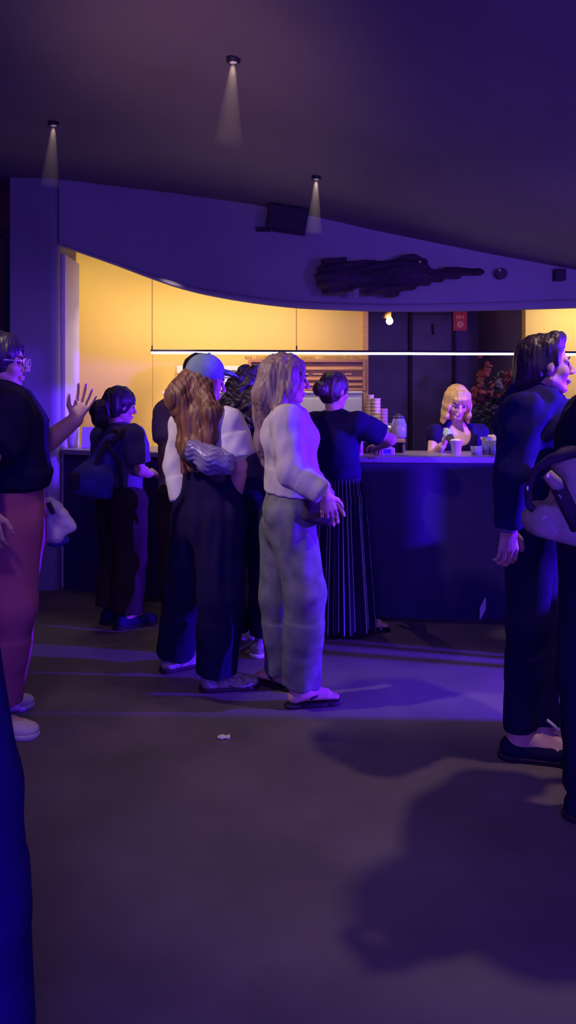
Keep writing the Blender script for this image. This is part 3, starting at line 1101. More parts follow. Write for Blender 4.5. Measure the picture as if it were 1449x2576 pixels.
# bare bulb in the dark recess
bp = P(980, 806, 8.2)
bl = empty('pendant_bulb', bp, 'glowing bare warm bulb hanging in the dark recess beside yellow wall', 'pendant bulb')
m = MB(); m.lathe(bp + vec(0, 0, -0.045), [(0.0, 0.0), (0.022, 0.006), (0.036, 0.028), (0.036, 0.045), (0.024, 0.07), (0.013, 0.088), (0.0, 0.09)], 20); m.build('bulb', M_BULB, bl, smooth=True)
m = MB(); m.lathe(bp + vec(0, 0, 0.04), [(0.015, 0.0), (0.018, 0.01), (0.018, 0.05), (0.006, 0.065)], 16); m.build('socket', M_WOODLIGHT, bl, smooth=True)
m = MB(); m.tube([bp + vec(0, 0, 0.10), (bp[0], bp[1], ceil_z(bp[0]))], 0.003, 6); m.build('cord', M_BLACK, bl)
m = MB()
c = P(973, 793, 8.2)
m.lathe(c + vec(0, 0, 0.0), [(0.05, -0.03), (0.03, 0.02), (0.012, 0.045)], 18)
m.build('lamp_shade', M_WOODLIGHT, bl, smooth=True)
lamp('bulb_light', 'POINT', bp + vec(0, -0.06, 0), (0, 0, 0), (1.0, 0.65, 0.35), 2.2, shadow_soft_size=0.04)

# ------------------------------------------------------------------ things on the bulkhead


def on_bulk(px, py, out=0.0):
    d = float(np.interp(px, BPX, BD)) - out
    return P(px, py, d)


p = on_bulk(722, 552, 0.10)
sp = empty('wall_speaker', p, 'dark box speaker fixed high on the bulkhead under the ceiling', 'speaker')
Rr = Matrix.Rotation(R(8), 3, 'Y')
m = MB(); m.box(p, (0.33, 0.22, 0.19), Rr, bev=0.012); m.build('speaker_box', M_BLACK, sp)
m = MB(); m.box(p + vec(0, -0.113, -0.0), (0.29, 0.008, 0.15), Rr, bev=0.003); m.build('speaker_grille', M_DARKTRIM, sp)
m = MB(); m.box(p + vec(-0.20, 0.06, -0.07), (0.12, 0.06, 0.03), bev=0.004); m.build('speaker_bracket', M_BLACK, sp)

lg = empty('driftwood_log', on_bulk(1010, 700, 0.15), 'large dark driftwood log mounted across the front of the bulkhead', 'log')
S = Sdf(0.03)
a, b, c, d = on_bulk(836, 696, 0.18), on_bulk(950, 688, 0.17), on_bulk(1060, 672, 0.14), on_bulk(1120, 665, 0.10)
S.chain([a, b, c], [0.135, 0.10, 0.065])
S.tube(on_bulk(815, 697, 0.20), on_bulk(868, 696, 0.18), (0.135, 0.135), (0.145, 0.14), (0, 0, 1), flat=True)
S.chain([on_bulk(930, 722, 0.16), on_bulk(985, 722, 0.15), on_bulk(1070, 698, 0.13), on_bulk(1150, 684, 0.10), on_bulk(1205, 683, 0.08)], [0.075, 0.07, 0.055, 0.04, 0.035])
S.chain([on_bulk(1000, 668, 0.14), on_bulk(1040, 652, 0.12)], [0.06, 0.045])
place('trunk', S, 0.011, M_BARK, lg, lambda X: 0.010 * np.sin(X[:, 2] * 90 + 6 * np.sin(X[:, 0] * 5)) + 0.006 * np.sin(X[:, 1] * 120 + X[:, 0] * 13))
m = MB(); m.box(on_bulk(896, 733, 0.20), (0.045, 0.05, 0.09), bev=0.01); m.box(on_bulk(900, 716, 0.20), (0.07, 0.03, 0.018), bev=0.004)
m.build('wall_bracket', M_PIL, lg)
m = MB(); m.lathe(on_bulk(1056, 659, 0.20), [(0.0, -0.012), (0.012, -0.006), (0.012, 0.008), (0.0, 0.014)], 12); m.build('screw_head', M_BUCKLE, lg, smooth=True)

p = on_bulk(1261, 689, 0.03)
hs = empty('spotlight_head', p, 'small round dark spotlight head on the bulkhead right of the log', 'spotlight')
m = MB(); m.tube([p + vec(0, 0.09, 0), p + vec(-0.01, -0.06, -0.005)], [0.040, 0.047], 20); m.build('spotlight_can', M_BLACK, hs, smooth=False)
m = MB(); m.tube([p + vec(-0.030, -0.062, 0.02), p + vec(-0.030, -0.066, 0.02)], [0.010, 0.009], 10); m.build('spotlight_lens', M_BUCKLE, hs)
p = on_bulk(1407, 692, 0.03)
bx = empty('junction_box', p, 'small square black box fixed to the bulkhead at right', 'wall box')
m = MB(); m.box(p, (0.088, 0.09, 0.098), bev=0.008); m.build('box_body', M_BLACK, bx)
m = MB(); m.box(p + vec(0, -0.047, 0), (0.07, 0.006, 0.08), bev=0.002); m.build('box_cover', M_DARKTRIM, bx)

# ------------------------------------------------------------------ red fire sign
dS = 9.40
p0, p1 = P(1140, 778, dS), P(1175, 832, dS)
sg = empty('fire_sign', (p0 + p1) / 2, 'small red sign with pale lettering and ring symbol in dark recess', 'sign')
m = MB(); m.box((p0 + p1) / 2, (p1[0] - p0[0], 0.015, p0[2] - p1[2]), bev=0.003); m.build('sign_plate', M_RED, sg)
m = MB()
c = (p0 + p1) / 2
w2, h2 = (p1[0] - p0[0]) * 0.40, (p0[2] - p1[2]) * 0.43
for s in (-1, 1):
    m.box(c + vec(s * w2, -0.010, 0), (0.006, 0.006, 2 * h2)); m.box(c + vec(0, -0.010, s * h2), (2 * w2, 0.006, 0.006))
m.build('sign_border', mat('sign_edge', (0.75, 0.2, 0.2), 0.5), sg)


def text(body, loc, size, m_, parent, name, rotz=0.0, align='CENTER', extrude=0.002):
    cu = bpy.data.curves.new(name, 'FONT')
    cu.body = body
    cu.size = size
    cu.align_x = align
    cu.align_y = 'CENTER'
    cu.extrude = extrude
    tmp = bpy.data.objects.new(name, cu)
    COL.objects.link(tmp)
    bpy.context.view_layer.update()
    me = bpy.data.meshes.new_from_object(tmp.evaluated_get(bpy.context.evaluated_depsgraph_get()))
    bpy.data.objects.remove(tmp)
    me.materials.clear()
    me.materials.append(m_)
    o = bpy.data.objects.new(name, me)
    COL.objects.link(o)
    base = Vector((0, 0, 0))
    q = parent
    while q is not None:
        base += q.location
        q = q.parent
    o.parent = parent
    o.location = Vector(loc) - base
    o.rotation_euler = (R(90), 0, rotz)
    return o


text('FIRE', P(1157.5, 798, dS - 0.012), 0.055, M_SIGNPINK, sg, 'sign_text')
m = MB()
for i in range(24):
    a = i / 24 * 2 * math.pi
    a2 = (i + 1) / 24 * 2 * math.pi
    cc = P(1158, 816, dS - 0.014)
    m.tube([cc + vec(0.03 * math.cos(a), 0, 0.03 * math.sin(a)), cc + vec(0.03 * math.cos(a2), 0, 0.03 * math.sin(a2))], 0.008, 6, cap=False)
m.tube([cc, cc + vec(0, 0.004, 0)], 0.011, 8)
m.build('sign_symbol', M_SIGNPINK, sg)

# ------------------------------------------------------------------ menu board on the yellow wall
dM = 7.56
q0, q1 = P(625, 904, dM), P(920, 983, dM)
mb = empty('menu_board', vec((q0[0] + q1[0]) / 2, dM, q1[2]), 'wide wooden slatted menu board on the yellow wall behind bar', 'menu board')
cx_, cz_ = (q0[0] + q1[0]) / 2, (q0[2] + q1[2]) / 2
W_, H_ = q1[0] - q0[0], q0[2] - q1[2]
m = MB(); m.box((cx_, dM + 0.01, cz_), (W_, 0.02, H_), bev=0.002); m.build('back_panel', M_WOOD, mb)
m = MB()
for s in (-1, 1):
    m.box((cx_ + s * (W_ / 2 - 0.014), dM - 0.012, cz_), (0.028, 0.03, H_), bev=0.003)
    m.box((cx_, dM - 0.012, cz_ + s * (H_ / 2 - 0.014)), (W_ - 0.05, 0.028, 0.028), bev=0.003)
m.build('frame', M_WOOD, mb)
for i, py in enumerate((927, 953, 967)):
    z = P(0, py, dM)[2]
    m = MB(); m.box((cx_, dM - 0.012, z), (W_ - 0.06, 0.026, 0.026 if i == 0 else 0.02), bev=0.003); m.build('shelf_strip', M_WOODLIGHT, mb)
for py, hh in ((914.5, 0.036), (940, 0.036), (960, 0.010), (975, 0.012)):
    z = P(0, py, dM)[2]
    m = MB(); m.box((cx_, dM - 0.002, z), (W_ - 0.07, 0.012, hh), bev=0.002); m.build('letter_groove', M_SLOT, mb)
m = MB()
rr = random.Random(3)
for py, n_ in ((941, 20), (975.5, 14)):
    z = P(0, py, dM)[2]
    x = q0[0] + 0.08
    while x < q1[0] - 0.1:
        w_ = rr.uniform(0.02, 0.09)
        m.box((x + w_ / 2, dM - 0.010, z), (w_, 0.004, 0.012))
        x += w_ + rr.uniform(0.02, 0.12)
m.build('lettering', M_WOODLIGHT, mb)
hd_ = text('BAR | SCREEN   1   SNACKS & DRINKS   1 | POPCORN OF THE DAY', (cx_, 7.594, P(0, 899.5, 7.59)[2]), 0.040, M_INKSOFT, None, 'wall_lettering', extrude=0.001)
tag(hd_, 'faint line of dark lettering painted on yellow wall above menu board', 'lettering')

# notices
for (xa, xb, ya, yb, lab, lines) in ((445, 528, 920, 981, 'white paper notice on yellow wall, left one behind the blue cap', ((462, 940), (462, 947))),
                                     (532, 619, 920, 981, 'white paper notice on yellow wall, right one by menu board', ((583, 933), (581, 941), (583, 950)))):
    a, b = P(xa, ya, 7.585), P(xb, yb, 7.585)
    nt_ = empty('paper_notice', (a + b) / 2, lab, 'notice', 'paper notices on the yellow wall')
    m = MB(); m.box((a + b) / 2, (b[0] - a[0], 0.006, a[2] - b[2]), bev=0.001); m.build('sheet', M_PAPER, nt_)
    m = MB()
    rr = random.Random(xa)
    for lx, ly in lines:
        x = P(lx - 22, ly, 7.58)
        for k_ in range(9):
            w_ = rr.uniform(0.008, 0.018)
            m.box(x + vec(w_ / 2, 0, 0), (w_, 0.002, 0.014)); x = x + vec(w_ + 0.004, 0, 0)
    m.box(P((xa + xb) / 2, 962, 7.581), (0.22, 0.002, 0.006))
    m.build('printed_lines', M_INK if xa > 500 else M_INKSOFT, nt_)

# ------------------------------------------------------------------ steel cabinets on the back bench
bench = empty('back_bench', (-0.3, 7.3, 0), 'dark back bench under the steel cabinets behind the bar', 'bench')
m = MB(); m.box((-0.55, 7.30, 0.47), (3.2, 0.56, 0.94), bev=0.01); m.build('bench_base', M_COUNTER, bench)
m = MB(); m.box((-0.55, 7.29, 0.96), (3.24, 0.60, 0.04), bev=0.006); m.build('bench_top', M_TOP, bench)


def steel_cabinet(pxa, pxb, py, d, label):
    a, b = P(pxa, py, d), P(pxb, py, d)
    zb = 0.981
    o = empty('steel_cabinet', vec((a[0] + b[0]) / 2, d + 0.2, zb), label, 'cabinet')
    w_ = b[0] - a[0]
    hh = a[2] - zb
    cx = (a[0] + b[0]) / 2
    m = MB(); m.box((cx, d + 0.18, zb + hh / 2), (w_, 0.33, hh), bev=0.012); m.build('cabinet_body', M_STEEL, o)
    m = MB(); m.box((cx, d + 0.02, zb + hh - 0.012), (w_ + 0.01, 0.04, 0.02), bev=0.005); m.build('top_rim', M_WHITEPAINT, o)
    nd = max(1, round(w_ / 0.6))
    for i in range(nd):
        x = a[0] + w_ * (i + 0.5) / nd
        m = MB(); m.box((x, d + 0.015, zb + hh / 2 - 0.02), (w_ / nd - 0.012, 0.02, hh - 0.09), bev=0.005); dd = m.build('door', M_STEEL, o)
        m = MB(); m.box((x + w_ / nd / 2 - 0.05, d - 0.01, zb + hh / 2 - 0.06), (0.016, 0.03, 0.14), bev=0.004); m.build('door_handle', M_BUCKLE, dd)
    return o


steel_cabinet(410, 912, 984, 7.22, 'long pale steel cabinet on the back bench below the menu board')
b2 = empty('back_bench', (2.9, 7.3, 0), 'dark back bench behind the man in black sweater at right', 'bench')
m = MB(); m.box((2.95, 7.28, 0.47), (1.3, 0.56, 0.94), bev=0.01); m.build('bench_base', M_COUNTER, b2)
m = MB(); m.box((2.95, 7.27, 0.96), (1.32, 0.60, 0.04), bev=0.006); m.build('bench_top', M_TOP, b2)
steel_cabinet(1403, 1560, 1001, 7.1, 'pale steel cabinet on the bench behind the man at right')

# flowers in the dark recess
b3 = empty('side_table', (P(1260, 0, 7.65)[0], 7.65, 0), 'dark side table carrying the flowers in the recess behind bar', 'table')
fx = P(1238, 0, 7.65)[0]
m = MB(); m.box((fx - 0.12, 7.72, 0.86), (0.50, 0.40, 0.04), bev=0.006); m.build('tabletop', M_DARKTRIM, b3)
for sx in (-0.33, 0.09):
    for sy in (-0.16, 0.16):
        m = MB(); m.box((fx + sx, 7.72 + sy, 0.42), (0.04, 0.04, 0.84)); m.build('leg', M_DARKTRIM, b3)
fl = empty('flower_arrangement', (fx, 7.72, 0.88), 'tall dim bouquet of red flowers in a dark vase in the recess', 'flowers')
m = MB(); m.lathe((fx, 7.72, 0.88), [(0.07, 0), (0.11, 0.06), (0.12, 0.14), (0.07, 0.24), (0.06, 0.28), (0.075, 0.30)], 24); m.build('vase', M_VASE, fl, smooth=True)
rf = random.Random(11)
for (px, py, mm, n_, rad) in ((1218, 945, M_PETAL, 16, 0.10), (1216, 985, M_PETAL, 18, 0.10), (1216, 1005, M_PETAL, 8, 0.07), (1286, 950, M_PETAL, 16, 0.09), (1286, 972, M_PETAL, 12, 0.08), (1262, 965, M_PETALPALE, 14, 0.10),
                              (1258, 1000, M_PETAL, 5, 0.05), (1212, 1030, M_PETALPALE, 8, 0.05), (1240, 1032, M_PETALPALE, 7, 0.05), (1262, 1020, M_PETAL, 8, 0.06)):
    c = P(min(px, 1290), py, 7.50 + rf.uniform(-0.1, 0.1))
    st = MB(); st.tube([(fx + rf.uniform(-.02, .02), 7.72, 1.15), (fx * 0.6 + c[0] * 0.4, 7.70, 1.15 * 0.5 + c[2] * 0.5), c], 0.006, 6)
    so = st.build('stem', M_LEAF, fl)
    m = MB()
    for k_ in range(n_):
        o = Vector((rf.gauss(0, rad * 0.5), rf.gauss(0, rad * 0.4), rf.gauss(0, rad * 0.55)))
        mtx = Matrix.Translation(Vector(c) + o) @ Matrix.Rotation(rf.uniform(0, 6.28), 4, Vector((rf.random(), rf.random(), rf.random() + .01)).normalized()) @ Matrix.Diagonal((1, 0.35, 1.3, 1))
        bmesh.ops.create_icosphere(m.bm, subdivisions=1, radius=rf.uniform(0.025, 0.04), matrix=mtx)
    m.build('flower_head', mm, so, smooth=True)
m = MB()
for k_ in range(60):
    c = P(rf.uniform(1190, 1300), rf.uniform(980, 1095), 7.50 + rf.uniform(-0.15, 0.1))
    dv = Vector((rf.uniform(-1, 1), rf.uniform(-1, 1), rf.uniform(-0.3, 1))).normalized()
    mtx = Matrix.Translation(Vector(c)) @ dv.to_track_quat('X', 'Z').to_matrix().to_4x4() @ Matrix.Diagonal((1.0, 0.35, 0.12, 1))
    bmesh.ops.create_icosphere(m.bm, subdivisions=1, radius=rf.uniform(0.05, 0.08), matrix=mtx)
m.build('foliage', M_LEAF, fl, smooth=True)

# ------------------------------------------------------------------ things on the worktop


def top_y(px, back):
    return cfront(px)[1] + back


def cup(c, r0, r1, h, label, m_, name='paper_cup', cat='cup', grp=None):
    o = empty(name, c, label, cat, grp)
    m = MB()
    m.lathe(c, [(r0, 0.0), (r1 * 0.97, h * 0.94), (r1, h * 0.95), (r1 + 0.002, h), (r1 - 0.004, h), (r1 - 0.005, h * 0.95), (r0 - 0.003, 0.006), (0.0, 0.006)], 24)
    m.build('cup_wall', m_, o, smooth=True)
    return o


def cup_stack(px, d, h, r, label, m_, group):
    c = vec(P(px, 0, d)[0], d, TOPZ)
    n_ = max(3, int((h - 0.10) / 0.026))
    for i in range(n_):
        z = i * 0.026 + (0.0)
        o = empty('paper_cup', c + vec(0, 0, z), label if i < n_ - 1 else label.replace('cup in', 'topmost cup of'), 'cup', group)
        m = MB()
        m.lathe(c + vec(0, 0, z), [(r * 0.72, 0.0), (r * 0.98, 0.102), (r, 0.103), (r + 0.0015, 0.108), (r - 0.003, 0.109), (r * 0.72 - 0.002, 0.004), (0, 0.004)], 18)
        m.build('cup_wall', m_, o, smooth=True)


cup_stack(931, 5.98, 0.44, 0.030, 'cream paper cup in the slim tall stack left beside steel cabinet', M_CUPCREAM, 'slim tall stack of cream cups')
cup_stack(946, 5.93, 0.42, 0.034, 'cream paper cup in the wide tall stack next to the dark recess', M_CUPCREAM, 'wide tall stack of cream cups')
cup_stack(964, 6.0, 0.34, 0.036, 'brown paper cup in the shorter stack right of the cream cups', M_CUPBROWN, 'stack of brown cups')

# crate with a plank top
yc = 5.72
ca, cb = P(905, 0, yc)[0], P(1020, 0, yc)[0]
cr = empty('counter_crate', ((ca + cb) / 2, yc + 0.1, TOPZ), 'low dark crate with a brown plank top on the worktop', 'crate')
m = MB(); m.box(((ca + cb) / 2, yc + 0.1, TOPZ + 0.088), (cb - ca, 0.24, 0.022), bev=0.004); m.build('plank_top', M_CUPBROWN, cr)
m = MB()
for x in (ca + 0.012, cb - 0.012, (ca + cb) / 2):
    m.box((x, yc + 0.1, TOPZ + 0.038), (0.018, 0.22, 0.076))
m.box(((ca + cb) / 2, yc + 0.20, TOPZ + 0.038), (cb - ca - 0.02, 0.012, 0.074))
m.build('crate_side', M_DARKPANEL, cr)

# glass jar on the crate and a clear cup stack
c = vec(P(1003, 0, yc + .1)[0], yc + 0.1, TOPZ + 0.099)
jr = empty('glass_jar', c, 'dim glass jar standing on the right end of the crate', 'jar')
m = MB(); m.lathe(c, [(0.045, 0), (0.058, 0.02), (0.058, 0.10), (0.045, 0.135), (0.04, 0.15), (0.036, 0.15), (0.041, 0.133), (0.054, 0.10), (0.054, 0.022), (0.0, 0.008)], 24); m.build('jar_wall', M_GLASS, jr, smooth=True)
m = MB(); m.lathe(c + vec(0, 0, 0.15), [(0.042, 0), (0.044, 0.012), (0.02, 0.02), (0.012, 0.034), (0.0, 0.036)], 20); m.build('lid', M_VASE, jr, smooth=True)
m = MB(); m.lathe(c + vec(0, 0, 0.012), [(0.05, 0.0), (0.052, 0.07), (0.03, 0.085), (0, 0.086)], 20); m.build('jar_contents', M_CUPBROWN, jr, smooth=True)
c = vec(P(975, 0, yc + .12)[0], yc + 0.12, TOPZ + 0.099)
cup(c, 0.03, 0.042, 0.11, 'clear plastic cup on the crate beside the glass jar', M_GLASS, 'clear_cup')

# napkin dispenser
c = vec(P(968, 0, 5.56)[0], 5.56, TOPZ)
nd = empty('napkin_dispenser', c, 'white napkin dispenser with mint top on the worktop edge', 'dispenser')
S = Sdf(0.006)
S.box(c + vec(0, 0, 0.026), (0.066, 0.05, 0.026), rnd=0.012)
S.box(c + vec(-0.005, 0.01, 0.046), (0.05, 0.04, 0.016), rnd=0.012)
place('dispenser_body', S, 0.003, M_PLASTIC, nd)
m = MB(); m.box(c + vec(-0.012, -0.006, 0.064), (0.07, 0.05, 0.006), bev=0.002); m.build('dispenser_top', M_MINT, nd)
m = MB(); m.box(c + vec(0.012, -0.05, 0.026), (0.05, 0.004, 0.03), bev=0.001); m.build('dispenser_window', M_BLUELIQ, nd)

# bottle
c = vec(P(905, 0, 5.50)[0], 5.50, TOPZ)
bo = empty('squeeze_bottle', c, 'white squeeze bottle with pink band beside the woman in black', 'bottle')
m = MB(); m.lathe(c, [(0.022, 0), (0.024, 0.008), (0.024, 0.085), (0.014, 0.10), (0.012, 0.105), (0.0, 0.106)], 20); m.build('bottle_body', M_PLASTIC, bo, smooth=True)
m = MB(); m.lathe(c, [(0.0248, 0.02), (0.0248, 0.062)], 20); m.build('bottle_band', M_PINKLABEL, bo, smooth=True)
m = MB(); m.lathe(c + vec(0, 0, 0.104), [(0.013, 0), (0.012, 0.015), (0.005, 0.02), (0.004, 0.045), (0.0, 0.046)], 16); m.build('nozzle', M_CUPW, bo, smooth=True)

# drink being filled, tumblers, straws
c = vec(P(1148, 0, 5.50)[0], 5.50, TOPZ)
dr_ = cup(c, 0.028, 0.043, 0.105, 'white paper cup on the worktop in front of the barmaid', M_CUPW)
m = MB()
for i in range(7):
    a = i * 0.9
    bmesh.ops.create_icosphere(m.bm, subdivisions=2, radius=0.016, matrix=Matrix.Translation(Vector(c + vec(0.018 * math.cos(a), 0.018 * math.sin(a), 0.098))))
m.build('drink_foam', M_CUPW, dr_, smooth=True)


def tumbler(px, d, r, h, label, fill):
    c = vec(P(px, 0, d)[0], d, TOPZ)
    o = empty('glass_tumbler', c, label, 'glass')
    m = MB(); m.lathe(c, [(r * 0.9, 0), (r, h), (r - 0.003, h), (r * 0.9 - 0.004, 0.008), (0, 0.008)], 22); m.build('glass_wall', M_GLASS, o, smooth=True)
    m = MB(); m.lathe(c + vec(0, 0, 0.009), [(r * 0.82, 0), (r * 0.86, h * 0.5), (0, h * 0.5)], 20); m.build('glass_contents', fill, o, smooth=True)
    return o


tumbler(1198, 5.52, 0.040, 0.062, 'short glass tumbler on the worktop with black lids above it', M_DARKPANEL)
tumbler(1225, 5.55, 0.036, 0.125, 'tall glass tumbler on the worktop left of man in sweater', M_BLUELIQ)
tumbler(1246, 5.50, 0.034, 0.10, 'glass tumbler half hidden by the sleeve of man in sweater', M_BLUELIQ)
c = vec(P(1250, 0, 5.85)[0], 5.85, TOPZ)
sj = empty('straw_holder', c, 'pale jug of long white straws on worktop by man in sweater', 'straw holder')
m = MB(); m.lathe(c, [(0.05, 0), (0.06, 0.02), (0.06, 0.10), (0.068, 0.125), (0.062, 0.125), (0.054, 0.10), (0.0, 0.02)], 22); m.build('jug', M_CUPCREAM, sj, smooth=True)
m = MB(); m.box(c + vec(-0.085, 0, 0.10), (0.07, 0.03, 0.022), bev=0.008); m.build('jug_handle', M_CUPCREAM, sj)
for i in range(5):
    x0 = c + vec((i - 2) * 0.008, (i % 2) * 0.01, 0.03)
    m = MB(); m.tube([x0, x0 + vec(0.010 + (i - 2) * 0.004, 0, 0.24 + 0.012 * i)], 0.006, 8); m.build('straw', M_CUPW, sj)

# things on the left end of the worktop
c0 = cfront(215)
mh = empty('menu_holder', c0 + vec(0, 0.2, TOPZ - EYE), 'pale panel stand on the left end of the worktop by the pilaster', 'stand')
zc = TOPZ
a, b = P(203, 0, 6.3)[0], P(238, 0, 6.3)[0]
m = MB(); m.box(((a + b) / 2, 6.34, zc + 0.085), (b - a, 0.012, 0.165), Matrix.Rotation(R(-8), 3, 'X'), bev=0.003); m.build('panel', M_WHITEPAINT, mh)
m = MB(); m.box(((a + b) / 2, 6.37, zc + 0.006), (b - a, 0.10, 0.012), bev=0.003); m.build('stand_foot', M_WHITEPAINT, mh)
for px, hh, lab in ((185, 0.15, 'tall clear cup on the left end of the worktop, second from pilaster'), (167, 0.13, 'clear cup on the left end of the worktop nearest the pilaster')):
    d = cfront(px)[1] + 0.22
    cup(vec(P(px, 0, d)[0], d, TOPZ), 0.032, 0.042, hh, lab, M_PLASTIC, 'clear_cup')

# small litter
c = P(562, 1857, 3.497)
c[2] = 0.0
S = Sdf(0.004); S.box(c + vec(0, 0, 0.006), (0.028, 0.016, 0.005), rnd=0.004)
o = place('paper_scrap', S, 0.003, M_PAPER, None, lambda X: 0.002 * np.sin(X[:, 0] * 200))
tag(o, 'small pale scrap of paper lying flat on the open floor', 'litter')
a, b = P(1208, 1557, 5.36), P(1221, 1505, 5.375)
S = Sdf(0.004); S.tubes([(a, 0.006, 0.004), (a * 0.5 + b * 0.5, 0.022, 0.004), (b, 0.006, 0.004)], vec(1, 0, 0.3))
o = place('paper_napkin', S, 0.003, M_CUPW, None)
tag(o, 'thin folded white napkin leaning against the foot of the bar counter', 'napkin')
# ------------------------------------------------------------------ the people


def person(x, y, label, group=None):
    return empty('person', (x, y, 0), label, 'person', group)


def xy(px, d):
    return (px - CX) / F_PX * d, d


def fwd_yaw(deg):
    return vec(math.cos(R(deg)), math.sin(R(deg)), 0)


UP = vec(0, 0, 1)

# ---- F: woman in cream jacket, wide trousers, flip-flops (centre)
x, y = xy(722, 3.88)
J = skeleton(x, y, 14, 1.70)
J['head'] = P(722, 955, 3.86)
J['neck'] = P(708, 1034, 3.88)
J['chest'] = P(724, 1098, 3.88)
J['waist'] = P(738, 1192, 3.89)
J['pel'] = P(727, 1288, 3.90)
J['sR'] = P(722, 1058, 3.73); J['sL'] = P(728, 1058, 4.03)
J['eR'] = P(737, 1188, 3.66); J['wR'] = P(816, 1244, 3.60)
J['eL'] = P(765, 1180, 4.12); J['wL'] = P(822, 1258, 3.92)
J['hR'] = P(730, 1300, 3.82); J['hL'] = P(712, 1300, 3.98)
J['kR'] = P(768, 1490, 3.80); J['aR'] = P(757, 1728, 3.86)
J['tR'] = P(840, 1764, 3.90); J['tR'][2] = 0.032
J['kL'] = P(702, 1500, 4.02); J['aL'] = P(714, 1700, 4.10)
J['aR'][2] = 0.085; J['aL'][2] = 0.085
J['tL'] = J['aL'] + vec(-0.16, 0.13, 0); J['tL'][2] = 0.032
wf = person(x, y, 'woman in cream jacket and wide grey trousers standing in dark flip-flops, long hair')
hm = frame(14, 3)
hd = {'R': (vec(0.25, 0.25, -0.9), vec(0.9, 0.1, 0.3), 38, 2), 'L': (vec(0.2, -0.3, -0.9), vec(0.9, -0.1, 0.3), 38, 2)}
_, g = body(J, wf, M_SKIN, True, hd, hm=hm, hs=1.0)
face_parts(g, 0.97, wf)
S = torso_top(J, True, 0.024, 0.50, belly=0.008, neck_r=0.075)
sleeve(S, J, 'R', 0.075, 0.070, 1.96, 0.056)
sleeve(S, J, 'L', 0.072, 0.064, 1.95, 0.052)
S.cone(g(-0.035, 0.06, -0.13), g(-0.035, -0.06, -0.13), 0.032, 0.032, k=0.03)
place('jacket', S, 0.007, M_JACKET, wf, folds(0.0022, 82, 40, 3))
S = trousers(J, 0.118, 0.098, 0.096, 0.955, True, 0.012, top=0.12)
place('trousers', S, 0.008, M_OLIVE, wf, folds(0.0036, 72, 10, 8))
S = hair_cap(g, hm, 1.0, thick=0.010)
S.chain([g(-0.06, 0, 0.02), g(-0.085, 0, -0.08), P(672, 1045, 3.88), P(664, 1110, 3.88), P(668, 1165, 3.88)], [0.085, 0.080, 0.060, 0.045, 0.022], k=0.04)
S.chain([g(-0.01, -0.076, 0.03), g(-0.015, -0.084, -0.05), g(-0.04, -0.08, -0.11), P(692, 1040, 3.74)], [0.040, 0.040, 0.036, 0.016], k=0.03)
S.chain([g(0.03, -0.066, 0.07), g(0.045, -0.074, 0.03), g(0.028, -0.076, -0.03)], [0.022, 0.018, 0.012], k=0.02)
S.chain([g(-0.01, 0.076, 0.03), g(-0.015, 0.084, -0.06), P(690, 1050, 4.0)], [0.040, 0.040, 0.016], k=0.03)
place('hair', S, 0.0055, M_HBLOND, wf, strands(0.0022, 120, 4))
for c in 'RL':
    a, t = J['a' + c], J['t' + c]
    d = nrm((t - a) * vec(1, 1, 0)); sd = vec(-d[1], d[0], 0); b = a * vec(1, 1, 0)
    S = Sdf(0.02)
    S.tube(b - d * 0.055 + UP * 0.012, b + d * 0.10 + UP * 0.012, (0.036, 0.03), (0.046, 0.03), sd)
    S.ball(b + d * 0.150 + UP * 0.012, 0.046)
    S.half(b + UP * 0.019, (0, 0, 1)); S.half(b + UP * 0.001, (0, 0, -1))
    so = place('flip_flop', S, 0.005, M_RUBBER, wf)
    m = MB()
    tip = b + d * 0.155 + UP * 0.038
    for s_ in (-1, 1):
        m.tube([tip, b + d * 0.10 + sd * s_ * 0.022 + UP * 0.062, b + d * 0.045 + sd * s_ * 0.044 + UP * 0.050, b + d * 0.03 + sd * s_ * 0.046 + UP * 0.018], 0.006, 8)
    m.tube([tip, tip - UP * 0.02], 0.006, 8)
    m.build('toe_strap', M_RUBBER, so, smooth=True)
# small dark purse in her hands
S = Sdf(0.02)
pc = P(800, 1287, 3.74)
S.box(pc, (0.075, 0.045, 0.055), np.stack([nrm(vec(1, 0.2, -0.25)), nrm(vec(-.2, 1, 0)), nrm(vec(.25, 0, 1))], axis=1), rnd=0.025)
pu = place('purse', S, 0.006, M_BAGDARK, None)
tag(pu, 'small dark purse held at the waist by woman in cream jacket', 'purse')

# ---- D: woman with blue cap, auburn hair, white tee
x, y = xy(522, 4.12)
J = skeleton(x, y, 42, 1.66)
J['head'] = P(517, 957, 4.10)
J['neck'] = P(512, 1032, 4.10)
J['chest'] = P(520, 1098, 4.10)
J['waist'] = P(532, 1190, 4.12)
J['pel'] = P(530, 1292, 4.14)
J['sR'] = P(574, 1066, 3.99); J['sL'] = P(462, 1066, 4.22)
J['eR'] = P(602, 1172, 3.98); J['wR'] = P(592, 1262, 4.10)
J['eL'] = P(443, 1170, 4.25); J['wL'] = P(457, 1275, 4.20)
J['hR'] = P(556, 1305, 4.05); J['hL'] = P(490, 1305, 4.22)
J['kR'] = P(553, 1500, 4.02); J['aR'] = P(545, 1702, 4.08); J['aR'][2] = 0.09
J['tR'] = J['aR'] + vec(0.16, 0.03, 0); J['tR'][2] = 0.03
J['kL'] = P(470, 1490, 4.28); J['aL'] = P(440, 1655, 4.38); J['aL'][2] = 0.09
J['tL'] = J['aL'] + vec(0.13, 0.10, 0); J['tL'][2] = 0.03
wd = person(x, y, 'woman in denim cap and white tee with long auburn hair, back turned')
hm = frame(20, 13)
_, g = body(J, wd, M_SKIN, True, {'R': (vec(-0.1, 0.2, -1), vec(0.6, 0.3, 0), 25, 3), 'L': (vec(0.1, 0.1, -1), vec(0.5, 0.3, 0), 25, 3)}, hm=hm, foot=True)
face_parts(g, 0.97, wd)
